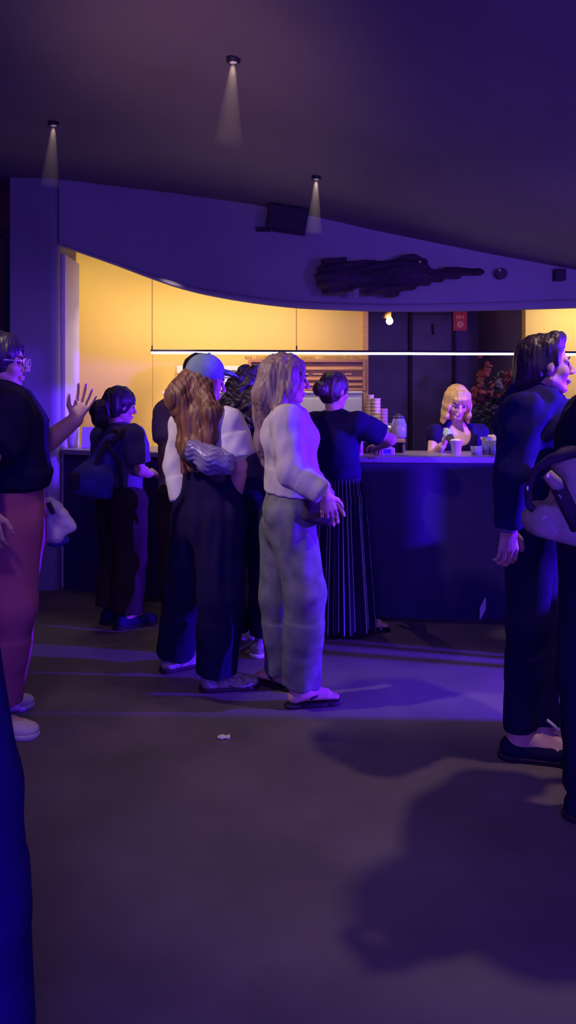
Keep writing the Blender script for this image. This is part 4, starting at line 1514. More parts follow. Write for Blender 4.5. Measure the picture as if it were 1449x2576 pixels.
S = torso_top(J, True, 0.022, 0.05, neck_r=0.075)
sleeve(S, J, 'R', 0.088, 0.098, 0.80)
sleeve(S, J, 'L', 0.075, 0.066, 1.85, 0.055)
place('tee_shirt', S, 0.0075, M_WHITETEE, wd, folds(0.0025, 80, 40, 5))
S = trousers(J, 0.132, 0.112, 0.108, 0.985, True, 0.042, top=-0.12)
place('trousers', S, 0.009, M_BLACKCLOTH, wd, folds(0.0045, 66, 7, 18))
S = Sdf(0.02)
S.ell(g(-0.02, 0, -0.005), vec(0.090, 0.082, 0.075), hm)
S.chain([g(-0.085, 0, -0.03), g(-0.11, -0.01, -0.12), P(500, 1070, 4.02), P(494, 1130, 3.98), P(484, 1175, 3.98)], [0.066, 0.080, 0.088, 0.072, 0.026], k=0.04)
S.chain([g(-0.05, 0.06, -0.05), P(480, 1050, 4.08), P(470, 1120, 4.05), P(466, 1188, 4.02)], [0.05, 0.056, 0.046, 0.016], k=0.04)
S.chain([g(-0.03, -0.07, -0.04), P(532, 1040, 3.94), P(528, 1100, 3.93), P(515, 1150, 3.94)], [0.042, 0.052, 0.045, 0.018], k=0.03)
S.chain([g(0.02, -0.072, -0.02), g(0.0, -0.08, -0.10), P(548, 1050, 3.95)], [0.026, 0.03, 0.02], k=0.02)
place('hair', S, 0.0055, M_HAUBURN, wd, strands(0.0028, 95, 9, 3.0))
S = Sdf(0.012)
S.ell(g(-0.012, 0, 0.040), vec(0.104, 0.090, 0.100), hm)
S.half(g(0, 0, 0.002), -hm[:, 2] + 0.28 * hm[:, 0])
cp = place('cap', S, 0.0055, M_CAP, wd, folds(0.001, 30, 10, 1))
S = Sdf(0.01)
S.ell(g(0.100, 0, 0.022), vec(0.088, 0.074, 0.060), hm)
S.ell(g(0.100, 0, 0.008), vec(0.105, 0.09, 0.060), hm, op='-', k=0.004)
S.half(g(0.070, 0, 0), -hm[:, 0])
place('cap_brim', S, 0.004, M_CAP, cp)
m = MB(); bmesh.ops.create_icosphere(m.bm, subdivisions=2, radius=0.009, matrix=Matrix.Translation(Vector(g(-0.012, 0, 0.142)))); m.build('cap_button', M_CAP, cp, smooth=True)
m = MB()
pts = [g(-0.012 + 0.099 * math.cos(a), 0.086 * math.sin(a), 0.010 + 0.028 * math.cos(a)) for a in np.linspace(0, 2 * math.pi, 33)]
m.tube(pts, 0.006, 6, cap=False); m.build('cap_band', M_BAGNAVY, cp, smooth=True)
for c in 'RL':
    shoe(J, c, wd, M_SHOEG, M_RUBBER)
# shiny sling bag across her back
S = Sdf(0.03)
S.tube(P(490, 1132, 3.90), P(566, 1168, 3.86), (0.055, 0.055), (0.060, 0.05), UP, k=0.03)
S.ball(P(530, 1160, 3.86), 0.068)
sb = place('sling_bag', S, 0.006, M_FOIL, None, lambda X: 0.0022 * np.sin((X[:, 2] * 0.8 + X[:, 0] * 0.35 + 0.012 * np.sin(X[:, 0] * 60)) * 330) + 0.004 * np.sin(X[:, 0] * 45 + X[:, 2] * 70))
tag(sb, 'shiny crinkled sling bag across the back of woman in denim cap', 'bag')
S = Sdf(0.02)
S.tube(P(474, 1140, 3.96), P(552, 1200, 3.90), (0.045, 0.05), (0.035, 0.04), UP)
place('bag_flap', S, 0.007, M_BAGDARK, sb, folds(0.004, 40, 20, 22))
m = MB(); m.tube([P(474, 1140, 3.98), P(448, 1110, 4.10), P(452, 1070, 4.20)], 0.012, 8); m.build('bag_strap', M_BAGDARK, sb, smooth=True)

# ---- C: man in taupe polo behind the cap
x, y = xy(478, 4.88)
J = skeleton(x, y, 82, 1.74)
J['head'] = P(502, 945, 4.89)
J['sL'] = P(424, 1038, 4.91); J['sR'] = P(556, 1038, 4.85)
J['neck'] = P(488, 1000, 4.88)
J['eL'] = P(418, 1130, 4.83); J['wL'] = P(418, 1225, 4.89)
J['aL'][2] = 0.085; J['aR'][2] = 0.085
wc = person(x, y, 'man in taupe polo and brown trousers queuing behind the woman in denim cap')
hm = frame(80, 0)
_, g = body(J, wc, M_SKINDARK, False, {'L': (vec(0, 0.1, -1), vec(0, 1, 0), 25, 3), 'R': (vec(0, 0.1, -1), vec(0, 1, 0), 25, 3)}, hm=hm, h=0.008)
S = torso_top(J, False, 0.026, 0.95, neck_r=0.08)
for c in 'LR':
    sleeve(S, J, c, 0.090, 0.086, 0.78)
sh = place('polo_shirt', S, 0.009, M_GREYPOLO, wc, folds(0.0045, 34, 14, 31))
S = Sdf(0.01); S.tube(J['neck'] - UP * 0.03, J['neck'] + UP * 0.035, (0.085, 0.08), (0.07, 0.072), J['l'], flat=True); place('collar', S, 0.007, M_GREYPOLO, sh)
S = trousers(J, 0.110, 0.090, 0.078, 0.97, False, 0.012, top=0.5)
place('trousers', S, 0.010, M_BROWNCLOTH, wc, folds(0.005, 38, 8, 32))
place('hair', hair_cap(g, hm, 1.03, thick=0.014), 0.007, M_HDARK, wc, strands(0.002, 110, 33))
for c in 'LR':
    shoe(J, c, wc, M_BLACKCLOTH, M_RUBBER)

# ---- E: dark curly-haired woman between cap and cream jacket
x, y = xy(628, 4.70)
J = skeleton(x, y, 62, 1.63)
J['head'] = P(630, 982, 4.70)
J['neck'] = P(624, 1045, 4.70)
J['aL'][2] = 0.085; J['aR'][2] = 0.085
we = person(x, y, 'woman in navy top with dark curly hair half hidden behind cream jacket woman')
hm = frame(55, 4)
_, g = body(J, we, M_SKIN, True, {'L': (vec(0.1, 0.2, -1), vec(0.5, 0.5, 0), 25, 3), 'R': (vec(0.1, 0.2, -1), vec(0.5, 0.5, 0), 25, 3)}, hm=hm, h=0.008)
S = torso_top(J, True, 0.030, 0.9, neck_r=0.075)
for c in 'LR':
    sleeve(S, J, c, 0.078, 0.066, 1.85, 0.052)
place('top', S, 0.009, M_NAVY, we, folds(0.0045, 34, 14, 41))
S = trousers(J, 0.115, 0.092, 0.082, 0.93, True, 0.018, top=0.6)
place('trousers', S, 0.010, M_BLACKCLOTH, we, folds(0.005, 38, 8, 42))
S = hair_cap(g, hm, 1.0, thick=0.026)
S.chain([g(-0.05, 0.02, -0.02), P(600, 1020, 4.63), P(594, 1062, 4.61)], [0.105, 0.098, 0.045], k=0.04)
S.chain([g(-0.03, -0.05, -0.03), P(640, 1030, 4.53), P(628, 1068, 4.53)], [0.075, 0.075, 0.035], k=0.04)
S.chain([g(-0.03, 0.07, -0.05), P(580, 1042, 4.69)], [0.06, 0.035], k=0.04)
place('hair', S, 0.007, M_HDARK, we, lambda X: 0.006 * (np.sin(X[:, 0] * 85 + 3 * np.sin(X[:, 2] * 50)) + np.sin(X[:, 1] * 80 + X[:, 2] * 60) + np.sin(X[:, 2] * 95 + 2 * np.sin(X[:, 0] * 60))))
for c in 'LR':
    shoe(J, c, we, M_SHOEG, M_RUBBERW)

# ---- G: woman with a bun, black tee, striped skirt, reaching arm
x, y = xy(845, 5.12)
J = skeleton(x, y, 62, 1.64)
J['head'] = P(842, 984, 5.10)
J['neck'] = P(842, 1046, 5.10)
J['chest'] = P(842, 1100, 5.10); J['waist'] = P(848, 1178, 5.10); J['pel'] = P(852, 1260, 5.12)
J['sL'] = P(792, 1066, 5.18); J['sR'] = P(900, 1066, 5.00)
J['eR'] = P(982, 1106, 5.04); J['wR'] = P(948, 1122, 5.27)
J['eL'] = P(785, 1140, 5.24); J['wL'] = P(800, 1130, 5.42)
J['aR'] = P(905, 1560, 5.10); J['aR'][2] = 0.085; J['aL'] = P(846, 1560, 5.16); J['aL'][2] = 0.085
J['tR'] = J['aR'] + vec(0.15, 0.02, 0); J['tR'][2] = 0.03
J['tL'] = J['aL'] + vec(0.06, 0.14, 0); J['tL'][2] = 0.03
wg = person(x, y, 'woman with hair in a bun, black tee and striped long skirt, reaching to counter')
hm = frame(40, 6)
_, g = body(J, wg, M_SKIN, True, {'R': (vec(0.15, 0.95, -0.25), vec(-0.9, 0.1, 0.2), 30, 4), 'L': (vec(0.3, 0.9, -0.2), vec(0.9, -0.2, 0.2), 25, 4)}, hm=hm, h=0.0068)
face_parts(g, 0.97, wg)
S = torso_top(J, True, 0.024, 0.22, neck_r=0.072)
for c in 'LR':
    sleeve(S, J, c, 0.080, 0.074, 0.74)
place('tee_shirt', S, 0.008, M_NAVY, wg, folds(0.004, 36, 16, 51))
S = Sdf(0.02)
b0 = P(868, 1585, 5.10); b0[2] = 0.03
S.tube(J['waist'] + UP * 0.03, J['pel'], (0.138, 0.108), (0.175, 0.145), J['l'], flat=True)
S.tube(J['pel'] + UP * 0.03, b0, (0.172, 0.142), (0.19, 0.20), J['l'], flat=True)
sk = place('long_skirt', S, 0.008, M_STRIPE, wg, lambda X: 0.012 * np.sin(26 * np.arctan2(X[:, 1] - J['pel'][1], X[:, 0] - J['pel'][0])) * np.clip((J['waist'][2] - X[:, 2]) / 0.4, 0, 1))
mark_around(sk, J['pel'][0], J['pel'][1], 38)
S = hair_cap(g, hm, 1.0, thick=0.008)
S.ell(g(-0.135, 0.0, 0.000), vec(0.045, 0.052, 0.048), hm, k=0.012)
place('hair', S, 0.0055, M_HBROWN, wg, strands(0.0016, 130, 53))
for c in 'RL':
    a, t = J['a' + c], J['t' + c]
    d = nrm((t - a) * vec(1, 1, 0)); sd = vec(-d[1], d[0], 0); b = a * vec(1, 1, 0)
    S = Sdf(0.02)
    S.tube(b - d * 0.055 + UP * 0.010, b + d * 0.12 + UP * 0.010, (0.036, 0.03), (0.046, 0.03), sd); S.ball(b + d * 0.16 + UP * 0.010, 0.042)
    S.half(b + UP * 0.018, (0, 0, 1)); S.half(b + UP * 0.001, (0, 0, -1))
    so = place('sandal', S, 0.006, M_RUBBER, wg)
    m = MB()
    for f_ in (0.09, 0.13):
        m.tube([b + d * f_ - sd * 0.046 + UP * 0.015, b + d * f_ - sd * 0.03 + UP * 0.050, b + d * f_ + UP * 0.062, b + d * f_ + sd * 0.03 + UP * 0.050, b + d * f_ + sd * 0.046 + UP * 0.015], 0.008, 8)
    m.build('sandal_strap', M_SHOEG, so, smooth=True)

# ---- B: woman with backpack at the left end of the bar
x, y = xy(305, 5.27)
J = skeleton(x, y, 42, 1.56)
J['head'] = P(303, 1021, 5.27)
J['neck'] = P(296, 1078, 5.27)
J['sL'] = P(258, 1098, 5.39); J['sR'] = P(336, 1098, 5.15)
J['chest'] = P(302, 1130, 5.27); J['waist'] = P(306, 1190, 5.27); J['pel'] = P(308, 1260, 5.27)
J['eR'] = P(352, 1182, 5.15); J['wR'] = P(372, 1192, 5.33)
J['eL'] = P(262, 1185, 5.45); J['wL'] = P(300, 1200, 5.57)
J['aR'][2] = 0.085; J['aL'][2] = 0.085
wb = person(x, y, 'woman in grey tee with dark ponytail standing at the left end of the bar')
hm = frame(34, 8)
_, g = body(J, wb, M_SKIN, True, {'R': (vec(0.4, 0.8, 0.1), vec(-0.7, 0.3, 0.6), 35, 4), 'L': (vec(0.6, 0.6, 0), vec(0.5, -0.5, 0.6), 35, 4)}, hm=hm, h=0.0068)
face_parts(g, 0.97, wb)
S = torso_top(J, True, 0.028, 0.6, neck_r=0.072)
for c in 'LR':
    sleeve(S, J, c, 0.082, 0.080, 0.82)
place('tee_shirt', S, 0.008, M_GREYTEE, wb, folds(0.004, 62, 40, 61))
S = trousers(J, 0.125, 0.115, 0.115, 0.95, True, 0.035, top=0.4)
place('trousers', S, 0.010, M_BROWNCLOTH, wb, folds(0.006, 36, 7, 62))
S = hair_cap(g, hm, 1.02, thick=0.010)
S.chain([g(-0.10, 0, 0.01), g(-0.145, 0.0, -0.045), g(-0.125, -0.005, -0.11), g(-0.095, -0.01, -0.155)], [0.038, 0.058, 0.056, 0.022], k=0.02)
hr = place('hair', S, 0.0055, M_HDARK, wb, strands(0.0022, 110, 63))
m = MB()
pts = [g(-0.108 - 0.018 * math.sin(a) * 0.4, 0.040 * math.cos(a), 0.012 + 0.040 * math.sin(a)) for a in np.linspace(0, 2 * math.pi, 25)]
m.tube(pts, 0.010, 8, cap=False); m.build('hair_tie', M_FOIL, hr, smooth=True)
for c in 'RL':
    shoe(J, c, wb, M_NAVY, M_RUBBER)
S = Sdf(0.04)
S.tube(P(282, 1110, 5.09), P(228, 1228, 4.97), (0.06, 0.05), (0.135, 0.085), vec(1, 0.3, 0.2), k=0.03)
S.ell(P(236, 1205, 4.95), (0.135, 0.09, 0.10))
S.ell(P(205, 1212, 4.91), (0.075, 0.06, 0.075))
bp_ = place('backpack', S, 0.008, M_BAGNAVY, None, folds(0.006, 28, 18, 64))
tag(bp_, 'navy backpack slung low on the back of woman with ponytail', 'backpack')
m = MB(); m.tube([P(288, 1085, 5.13), P(272, 1112, 5.05), P(250, 1150, 4.95), P(218, 1235, 4.87)], [0.022, 0.022, 0.018, 0.014], 8); m.build('shoulder_strap', M_BAGDARK, bp_, smooth=True)
m = MB(); m.tube([P(326, 1076, 5.15), P(296, 1100, 5.05), P(276, 1124, 5.01)], 0.020, 8); m.build('shoulder_strap', M_BAGDARK, bp_, smooth=True)
m = MB(); m.tube([P(270, 1120, 4.97), P(300, 1165, 5.01), P(305, 1230, 5.07)], 0.014, 8); m.build('bag_strap', M_BAGDARK, bp_, smooth=True)
S = Sdf(0.02); S.ell(P(190, 1212, 4.87), (0.045, 0.035, 0.06)); place('side_pocket', S, 0.006, M_BAGDARK, bp_, folds(0.004, 60, 40, 65))

# ---- H: barmaid
x, y = xy(1150, 6.12)
J = skeleton(x, y, -88, 1.60)
J['head'] = P(1150, 1012, 5.98)
J['neck'] = P(1150, 1068, 6.08)
J['chest'] = P(1150, 1112, 6.08); J['waist'] = P(1150, 1190, 6.10)
J['sR'] = P(1094, 1092, 6.08); J['sL'] = P(1206, 1092, 6.08)
J['eR'] = P(1086, 1150, 6.00); J['wR'] = P(1112, 1122, 5.78)
J['eL'] = P(1216, 1150, 6.06); J['wL'] = P(1186, 1180, 5.98)
wh = person(x, y, 'blond barmaid in black sleeveless top working behind the counter, looking down')
hm = frame(-86, 24)
_, g = body(J, wh, M_SKINPALE, True, {'R': (vec(0.6, -0.2, 0.75), vec(-0.3, -0.9, 0.3), 45, 3), 'L': (vec(-0.3, -0.5, -0.6), vec(-0.5, -0.5, 0.2), 30, 3)}, hm=hm, h=0.0062, foot=False, hs=1.02)
face_parts(g, 0.99, wh)
S = Sdf(0.002); S.ell(g(0.094, 0, -0.069), vec(0.010, 0.020, 0.007), hm); place('lips', S, 0.002, M_LIP, wh)
S = torso_top(J, True, 0.016, 0.8, neck_r=0.09)
for s_ in 'RL':
    S.cone(J['s' + s_] + UP * 0.01, J['s' + s_] + (J['e' + s_] - J['s' + s_]) * 0.1, 0.062, 0.058)
S.ell(J['neck'] + vec(0, -0.11, -0.03), (0.105, 0.10, 0.13), op='-', k=0.01)
place('top', S, 0.007, M_NAVY, wh, folds(0.003, 36, 16, 71))
S = trousers(J, 0.095, 0.075, 0.060, 0.95, True, 0.010, top=0.6)
place('trousers', S, 0.010, M_BLACKCLOTH, wh)
for c in 'LR':
    J['t' + c][2] = 0.03; J['a' + c][2] = 0.085
    shoe(J, c, wh, M_BLACKCLOTH, M_RUBBER)
S = hair_cap(g, hm, 1.03, thick=0.010, k=0.02)
for s_ in (1, -1):
    S.tubes([(g(0.0, s_ * 0.068, 0.055), 0.050, 0.026), (g(0.012, s_ * 0.082, -0.02), 0.056, 0.022), (g(0.022, s_ * 0.088, -0.09), 0.056, 0.020), (g(0.030, s_ * (0.090 if s_ > 0 else 0.108), -0.150), 0.046, 0.010)], hm[:, 0], k=0.03)
S.tubes([(g(-0.04, 0, 0.0), 0.085, 0.060), (g(-0.04, 0, -0.08), 0.090, 0.050), (g(-0.02, 0, -0.14), 0.085, 0.02)], hm[:, 1], k=0.03)
S.tubes([(g(0.055, 0.01, 0.100), 0.050, 0.022), (g(0.086, 0.012, 0.062), 0.054, 0.014), (g(0.094, 0.014, 0.032), 0.050, 0.006)], hm[:, 1], k=0.02)
place('hair', S, 0.0045, M_HGOLD, wh, strands(0.0008, 170, 73))
# the bottle she pours from
S = Sdf(0.01)
a, b = P(1128, 1093, 5.72), P(1143, 1122, 5.60)
S.cone(a, a * 0.45 + b * 0.55, 0.033, 0.026); S.cone(a * 0.4 + b * 0.6, b, 0.016, 0.011)
pb = place('pouring_bottle', S, 0.004, M_VASE, None)
tag(pb, 'small dark bottle with mint base tipped over white cup by barmaid', 'bottle')
S = Sdf(0.006); S.cone(a - (b - a) * 0.10, a + (b - a) * 0.10, 0.036, 0.036); place('bottle_base', S, 0.004, M_MINT, pb)
S = Sdf(0.004); S.chain([b, b + vec(0.008, -0.01, -0.04)], [0.010, 0.014]); place('pouring_drink', S, 0.004, M_CUPW, pb)

# ---- I: man in black sweater at right
x, y = xy(1340, 3.34)
J = skeleton(x, y, 6, 1.74)
J['head'] = P(1370, 919, 3.30)
J['neck'] = P(1347, 990, 3.33)
J['chest'] = P(1338, 1068, 3.34); J['waist'] = P(1338, 1190, 3.35); J['pel'] = P(1335, 1310, 3.36)
J['sR'] = P(1318, 1040, 3.17); J['sL'] = P(1348, 1040, 3.46)
J['eR'] = P(1288, 1195, 3.12); J['wR'] = P(1278, 1328, 3.16)
J['eL'] = P(1352, 1190, 3.50); J['wL'] = P(1375, 1320, 3.48)
J['hR'] = P(1338, 1330, 3.29); J['hL'] = P(1340, 1330, 3.43)
J['kR'] = P(1325, 1565, 3.28); J['aR'] = P(1308, 1830, 3.30); J['aR'][2] = 0.095
J['tR'] = J['aR'] + vec(0.14, -0.03, 0); J['tR'][2] = 0.03
J['kL'] = P(1350, 1565, 3.44); J['aL'] = P(1362, 1830, 3.30); J['aL'][2] = 0.095
J['aL'] = J['aL'] + vec(0.015, 0.02, 0)
J['tL'] = J['aL'] + vec(0.10, -0.10, 0); J['tL'][2] = 0.03
wi = person(x, y, 'man in dark sweater and black trousers facing right, hair swept back')
hm = frame(2, -3)
_, g = body(J, wi, M_SKIN, False, {'R': (vec(0.03, 0.05, -1), vec(0.9, 0.2, 0), 30, 3), 'L': (vec(0.1, 0, -1), vec(0.9, 0, 0), 30, 3)}, hm=hm, hs=1.0, h=0.0055)
face_parts(g, 1.03, wi)
S = Sdf(0.002); S.ell(g(0.094, 0, -0.070), vec(0.009, 0.020, 0.007), hm); place('lips', S, 0.002, M_LIP, wi)
S = torso_top(J, False, 0.030, 0.85, neck_r=0.088)
for c in 'LR':
    sleeve(S, J, c, 0.088, 0.070, 1.97, 0.052)
S.cone(J['neck'] + vec(-0.05, 0, -0.02), J['neck'] + vec(0.03, 0, -0.055), 0.075, 0.07, k=0.03)
place('sweater', S, 0.007, M_BLUEBLACK, wi, folds(0.0034, 62, 45, 81))
S = trousers(J, 0.112, 0.082, 0.066, 0.94, False, 0.010, top=0.5)
place('trousers', S, 0.009, M_BLACKCLOTH, wi, folds(0.0045, 38, 10, 82))
S = hair_cap(g, hm, 1.03, thick=0.007)
S.ell(g(0.108, 0, -0.012), vec(0.088, 0.12, 0.090), hm, op='-', k=0.012)
S.chain([g(-0.055, 0, -0.01), g(-0.075, 0, -0.06), g(-0.068, 0, -0.105)], [0.070, 0.055, 0.026], k=0.03)
S.chain([g(0.0, -0.060, 0.07), g(0.03, -0.045, 0.100), g(0.062, -0.010, 0.108), g(0.072, 0.03, 0.098)], [0.028, 0.026, 0.020, 0.016], k=0.03)
for s_ in (1, -1):
    S.chain([g(0.022, s_ * 0.070, 0.045), g(0.020, s_ * 0.076, 0.0)], [0.016, 0.008], k=0.015)
place('hair', S, 0.005, M_HDARK, wi, strands(0.0014, 130, 83, 4.0))
S = Sdf(0.006); S.tube(P(1276, 1320, 3.16), P(1275, 1338, 3.16), (0.040, 0.042), (0.038, 0.04), vec(1, 0, 0), flat=True); place('shirt_cuff', S, 0.004, M_GREYTEE, wi)
for c in 'RL':
    shoe(J, c, wi, M_BLACKCLOTH, M_RUBBER, scale=1.0, high=-0.045)

m = MB(); m.tube([J['aL'] + vec(0.0, -0.045, 0.075), J['aL'] + vec(0.03, -0.05, 0.05), J['aL'] + vec(0.055, -0.04, 0.02)], 0.007, 8)
m.build('pale_lace', M_SHOEW, wi, smooth=True)

# ---- J: person in black at the right edge with a khaki bag
x, y = xy(1565, 2.75)
Jj = skeleton(x, y, 20, 1.74)
Jj['sL'] = P(1484, 1050, 2.9); Jj['sR'] = P(1600, 1050, 2.58)
Jj['neck'] = P(1540, 1000, 2.75); Jj['chest'] = P(1535, 1100, 2.75); Jj['head'] = P(1555, 900, 2.72)
Jj['waist'] = P(1535, 1240, 2.75); Jj['pel'] = P(1530, 1380, 2.75)
Jj['hL'] = P(1498, 1400, 2.80); Jj['hR'] = P(1560, 1400, 2.68)
Jj['kL'] = P(1486, 1700, 2.80); Jj['aL'] = P(1476, 2000, 2.84); Jj['aL'][2] = 0.09
Jj['kR'] = P(1575, 1700, 2.66); Jj['aR'] = P(1575, 2000, 2.66); Jj['aR'][2] = 0.09
for c in 'LR':
    Jj['t' + c] = Jj['a' + c] + vec(0.16, 0.03, 0); Jj['t' + c][2] = 0.03
Jj['eL'] = P(1460, 1180, 3.0); Jj['wL'] = P(1500, 1260, 3.02)
Jj['eR'] = P(1640, 1200, 2.5); Jj['wR'] = P(1680, 1330, 2.45)
wj = person(x, y, 'person in black at the right edge, mostly out of frame, wearing a bag')
hm = frame(20, 0)
_, g = body(Jj, wj, M_SKIN, False, {'R': (vec(0.2, 0, -1), vec(0.9, 0, 0), 30, 3), 'L': (vec(0.9, 0.2, -0.2), vec(0, 0, 1), 30, 3)}, hm=hm, h=0.009)
S = torso_top(Jj, False, 0.035, 0.85, neck_r=0.09)
for c in 'LR':
    sleeve(S, Jj, c, 0.088, 0.072, 1.9, 0.056)
place('jacket', S, 0.010, M_BLACKCLOTH, wj, folds(0.004, 30, 14, 91))
S = trousers(Jj, 0.125, 0.105, 0.092, 0.97, False, 0.02, top=0.4)
place('trousers', S, 0.010, M_BLACKCLOTH, wj, folds(0.005, 34, 8, 92))
place('hair', hair_cap(g, hm, 1.05, thick=0.014), 0.008, M_HDARK, wj, strands(0.002, 110, 93))
for c in 'LR':
    shoe(Jj, c, wj, M_BLACKCLOTH, M_RUBBER)
dB = 2.56
S = Sdf(0.03)
Mb = np.stack([nrm(vec(1, 0.1, -0.25)), nrm(vec(-0.1, 1, 0)), nrm(vec(0.25, 0.0, 1))], axis=1)
S.box(P(1408, 1318, dB), (0.105, 0.065, 0.055), Mb, rnd=0.035)
S.box(P(1440, 1255, dB), (0.06, 0.07, 0.12), Mb, rnd=0.035)
S.ell(P(1352, 1300, dB), (0.045, 0.05, 0.025))
S.ell(P(1440, 1165, dB), (0.07, 0.07, 0.055))
bg_ = place('shoulder_bag', S, 0.006, M_BAGOLIVE, None, folds(0.004, 34, 24, 94))
tag(bg_, 'khaki canvas bag with dark straps on the person at right edge', 'bag')
m = MB(); m.tube([P(1352, 1292, dB - 0.03), P(1330, 1270, dB - 0.03), P(1328, 1230, dB - 0.03), P(1345, 1185, dB - 0.03), P(1385, 1155, dB - 0.05), P(1450, 1135, dB - 0.06)], [0.012, 0.013, 0.013, 0.014, 0.018, 0.02], 8); m.build('bag_strap', M_BAGDARK, bg_, smooth=True)
m = MB(); m.tube([P(1376, 1190, dB - 0.075), P(1402, 1220, dB - 0.08), P(1455, 1330, dB - 0.08)], [0.02, 0.024, 0.024], 8); m.build('bag_strap', M_BAGDARK, bg_, smooth=True)
m = MB(); m.tube([P(1376, 1192, dB - 0.09), P(1400, 1218, dB - 0.095), P(1412, 1226, dB - 0.09)], [0.018, 0.022, 0.014], 8); m.build('strap_pad', M_BAGOLIVE, bg_, smooth=True)
m = MB(); m.box(P(1378, 1196, dB - 0.105), (0.009, 0.008, 0.015), Matrix.Rotation(R(15), 3, 'Y'), bev=0.002); m.build('buckle', M_BUCKLE, bg_)
m = MB(); m.box(P(1327, 1228, dB - 0.045), (0.006, 0.006, 0.014), bev=0.002); m.build('strap_clip', M_BUCKLE, bg_)
m = MB(); m.tube([P(1406, 1243, dB - 0.095), P(1424, 1268, dB - 0.095)], 0.005, 8); m.build('zip_pull', M_BUCKLE, bg_)
m = MB()
pts = []
for i in range(17):
    t_ = i / 16
    pts.append(P(1368 + 30 * t_ + (5 if i % 2 else -5) * (1 - 0.4 * t_), 1300 + 38 * t_ - (6 if i % 2 else -6), dB - 0.069))
m.tube(pts, 0.0034, 6); m.build('bag_logo', M_PLASTIC, bg_, smooth=True)

# ---- A: person in boxy black top and mauve trousers at left, gesturing
x, y = xy(18, 3.62)
J = skeleton(x, y, 12, 1.74)
J['head'] = P(6, 911, 3.60)
J['neck'] = P(-8, 985, 3.62)
J['chest'] = P(22, 1075, 3.62); J['waist'] = P(22, 1180, 3.62); J['pel'] = P(12, 1290, 3.63)
J['sR'] = P(20, 1040, 3.44); J['sL'] = P(26, 1040, 3.80)
J['eL'] = P(112, 1118, 3.86); J['wL'] = P(190, 1056, 3.80)
J['eR'] = P(-40, 1180, 3.24); J['wR'] = P(-25, 1285, 3.20)
J['kR'] = P(18, 1530, 3.52); J['aR'] = P(-16, 1790, 3.55); J['aR'][2] = 0.09
J['tR'] = J['aR'] + vec(0.14, -0.03, 0); J['tR'][2] = 0.03
J['kL'] = P(22, 1530, 3.74); J['aL'] = P(-34, 1760, 3.80); J['aL'][2] = 0.09
J['tL'] = J['aL'] + vec(0.14, 0.04, 0); J['tL'][2] = 0.03
wa = person(x, y, 'person in boxy black top and mauve trousers gesturing with one hand, wearing glasses')
hm = frame(4, 2)
_, g = body(J, wa, M_SKIN, True, {'L': (vec(0.42, -0.05, 0.9), vec(-0.85, 0, 0.5), 12, 9), 'R': (vec(0.1, 0, -1), vec(0.9, 0, 0), 25, 3)}, hm=hm, hs=1.04, h=0.0055, arm=1.15)
face_parts(g, 1.0, wa)
S = torso_top(J, False, 0.055, 0.25, neck_r=0.075, belly=0.03)
for c in 'LR':
    sleeve(S, J, c, 0.10, 0.105, 0.72)
place('boxy_top', S, 0.008, M_BLACKCLOTH, wa, folds(0.004, 26, 14, 101))
S = trousers(J, 0.150, 0.125, 0.115, 0.86, True, 0.055, top=0.0)
place('trousers', S, 0.009, M_MAUVE, wa, folds(0.005, 55, 5, 102))
S = hair_cap(g, hm, 1.04, thick=0.014)
place('hair', S, 0.0055, M_HDARK, wa, strands(0.002, 110, 103))
gl = MB()
for s_ in (1, -1):
    c_ = g(0.112, s_ * 0.034, 0.0)
    pts = [c_ + hm @ vec(-0.012 * abs(math.cos(a)) * 0.3, 0.024 * math.cos(a), 0.019 * math.sin(a)) for a in np.linspace(0, 2 * math.pi, 21)]
    gl.tube(pts, 0.0024, 6, cap=False)
    gl.tube([g(0.108, s_ * 0.058, 0.006), g(0.03, s_ * 0.082, 0.008), g(-0.012, s_ * 0.084, 0.0)], 0.0024, 6)
gl.tube([g(0.116, 0.010, 0.004), g(0.116, -0.010, 0.004)], 0.0024, 6)
gl.build('glasses', M_BUCKLE, wa, smooth=True)
for c in 'LR':
    shoe(J, c, wa, M_SHOEW, M_RUBBERW)
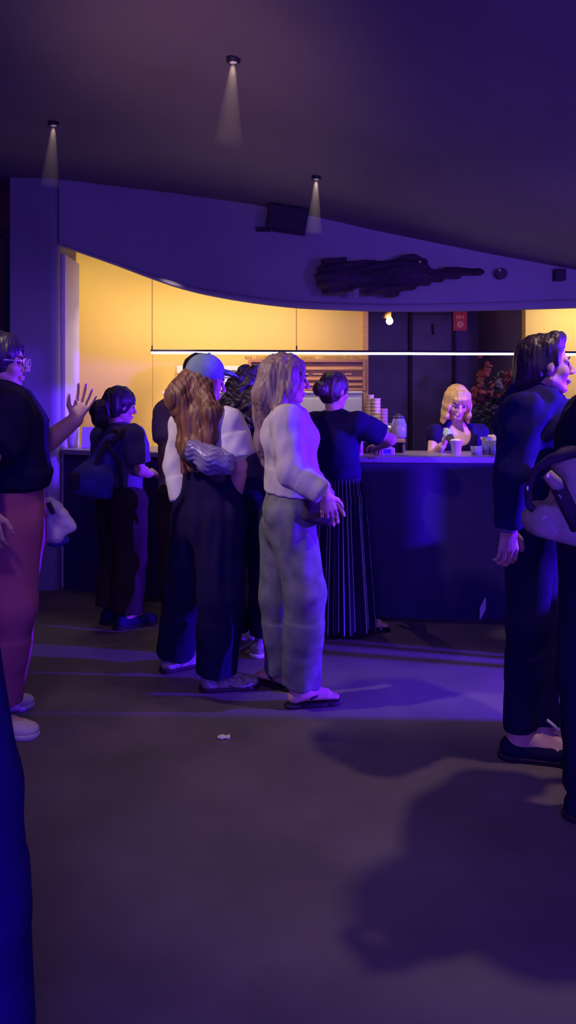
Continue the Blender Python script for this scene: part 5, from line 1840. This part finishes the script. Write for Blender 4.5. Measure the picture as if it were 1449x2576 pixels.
# white carrier bag hanging from the far forearm
S = Sdf(0.01)
dC = 3.90
S.tube(P(122, 1262, dC), P(122, 1350, dC), (0.028, 0.035), (0.075, 0.05), vec(1, 0, 0))
S.chain([P(126, 1262, dC), P(160, 1295, dC), P(183, 1326, dC)], [0.022, 0.030, 0.018])
S.chain([P(183, 1328, dC), P(150, 1345, dC), P(114, 1362, dC)], [0.018, 0.022, 0.018])
S.tube(P(150, 1312, dC), P(135, 1352, dC), (0.06, 0.035), (0.05, 0.03), vec(1, 0, -0.3))
cb_ = place('carrier_bag', S, 0.005, M_PLASTIC, None, folds(0.004, 60, 45, 105))
tag(cb_, 'crumpled white carrier bag hanging beside the mauve trousers at left', 'bag')
S = Sdf(0.015); S.ell(P(140, 1358, dC + .02), (0.07, 0.045, 0.035)); place('bag_bottom', S, 0.006, M_BAGNAVY, cb_, folds(0.004, 50, 30, 106))
m = MB(); m.tube([P(122, 1265, dC - 0.045), P(134, 1292, dC - 0.058)], 0.012, 8); m.build('dark_label', M_BAGDARK, cb_)
m = MB(); m.tube([P(121, 1262, dC), P(119, 1200, dC - 0.02), P(116, 1138, dC - 0.02)], 0.006, 8); m.tube([P(126, 1262, dC + .02), P(124, 1200, dC + 0.03), P(119, 1138, dC + 0.02)], 0.006, 8); m.build('bag_handle', M_PLASTIC, cb_, smooth=True)

# ---- K: near person at the left edge, wide blue trousers
x, y = -1.02, 1.84
J = skeleton(x, y, 60, 1.70)
J['hR'] = P(-140, 1640, 1.84); J['kR'] = P(-84, 1990, 1.80); J['aR'] = P(-48, 2570, 1.78)
J['hL'] = vec(-1.10, 1.96, 0.88); J['kL'] = vec(-1.13, 2.02, 0.48); J['aL'] = vec(-1.15, 2.0, 0.09)
for c in 'LR':
    J['a' + c][2] = 0.085
    J['t' + c] = J['a' + c] + vec(0.03, -0.16, 0); J['t' + c][2] = 0.03
wk = person(x, y, 'person at the left edge close to camera, only a wide blue trouser leg visible')
hm = frame(60, 0)
_, g = body(J, wk, M_SKIN, True, {'L': (vec(0.1, 0.2, -1), vec(0.5, 0.5, 0), 25, 3), 'R': (vec(0.1, 0.2, -1), vec(0.5, 0.5, 0), 25, 3)}, hm=hm, h=0.010)
S = torso_top(J, True, 0.030, 0.7, neck_r=0.075)
for c in 'LR':
    sleeve(S, J, c, 0.078, 0.066, 1.85, 0.052)
place('top', S, 0.011, M_NAVY, wk)
S = trousers(J, 0.125, 0.115, 0.135, 1.08, True, 0.02, top=0.3)
place('trousers', S, 0.008, M_BLUEJEAN, wk, folds(0.008, 24, 5, 112))
place('hair', hair_cap(g, hm, 1.0, thick=0.014), 0.009, M_HDARK, wk, strands(0.002, 110, 113))
for c in 'LR':
    shoe(J, c, wk, M_SHOEW, M_RUBBERW)
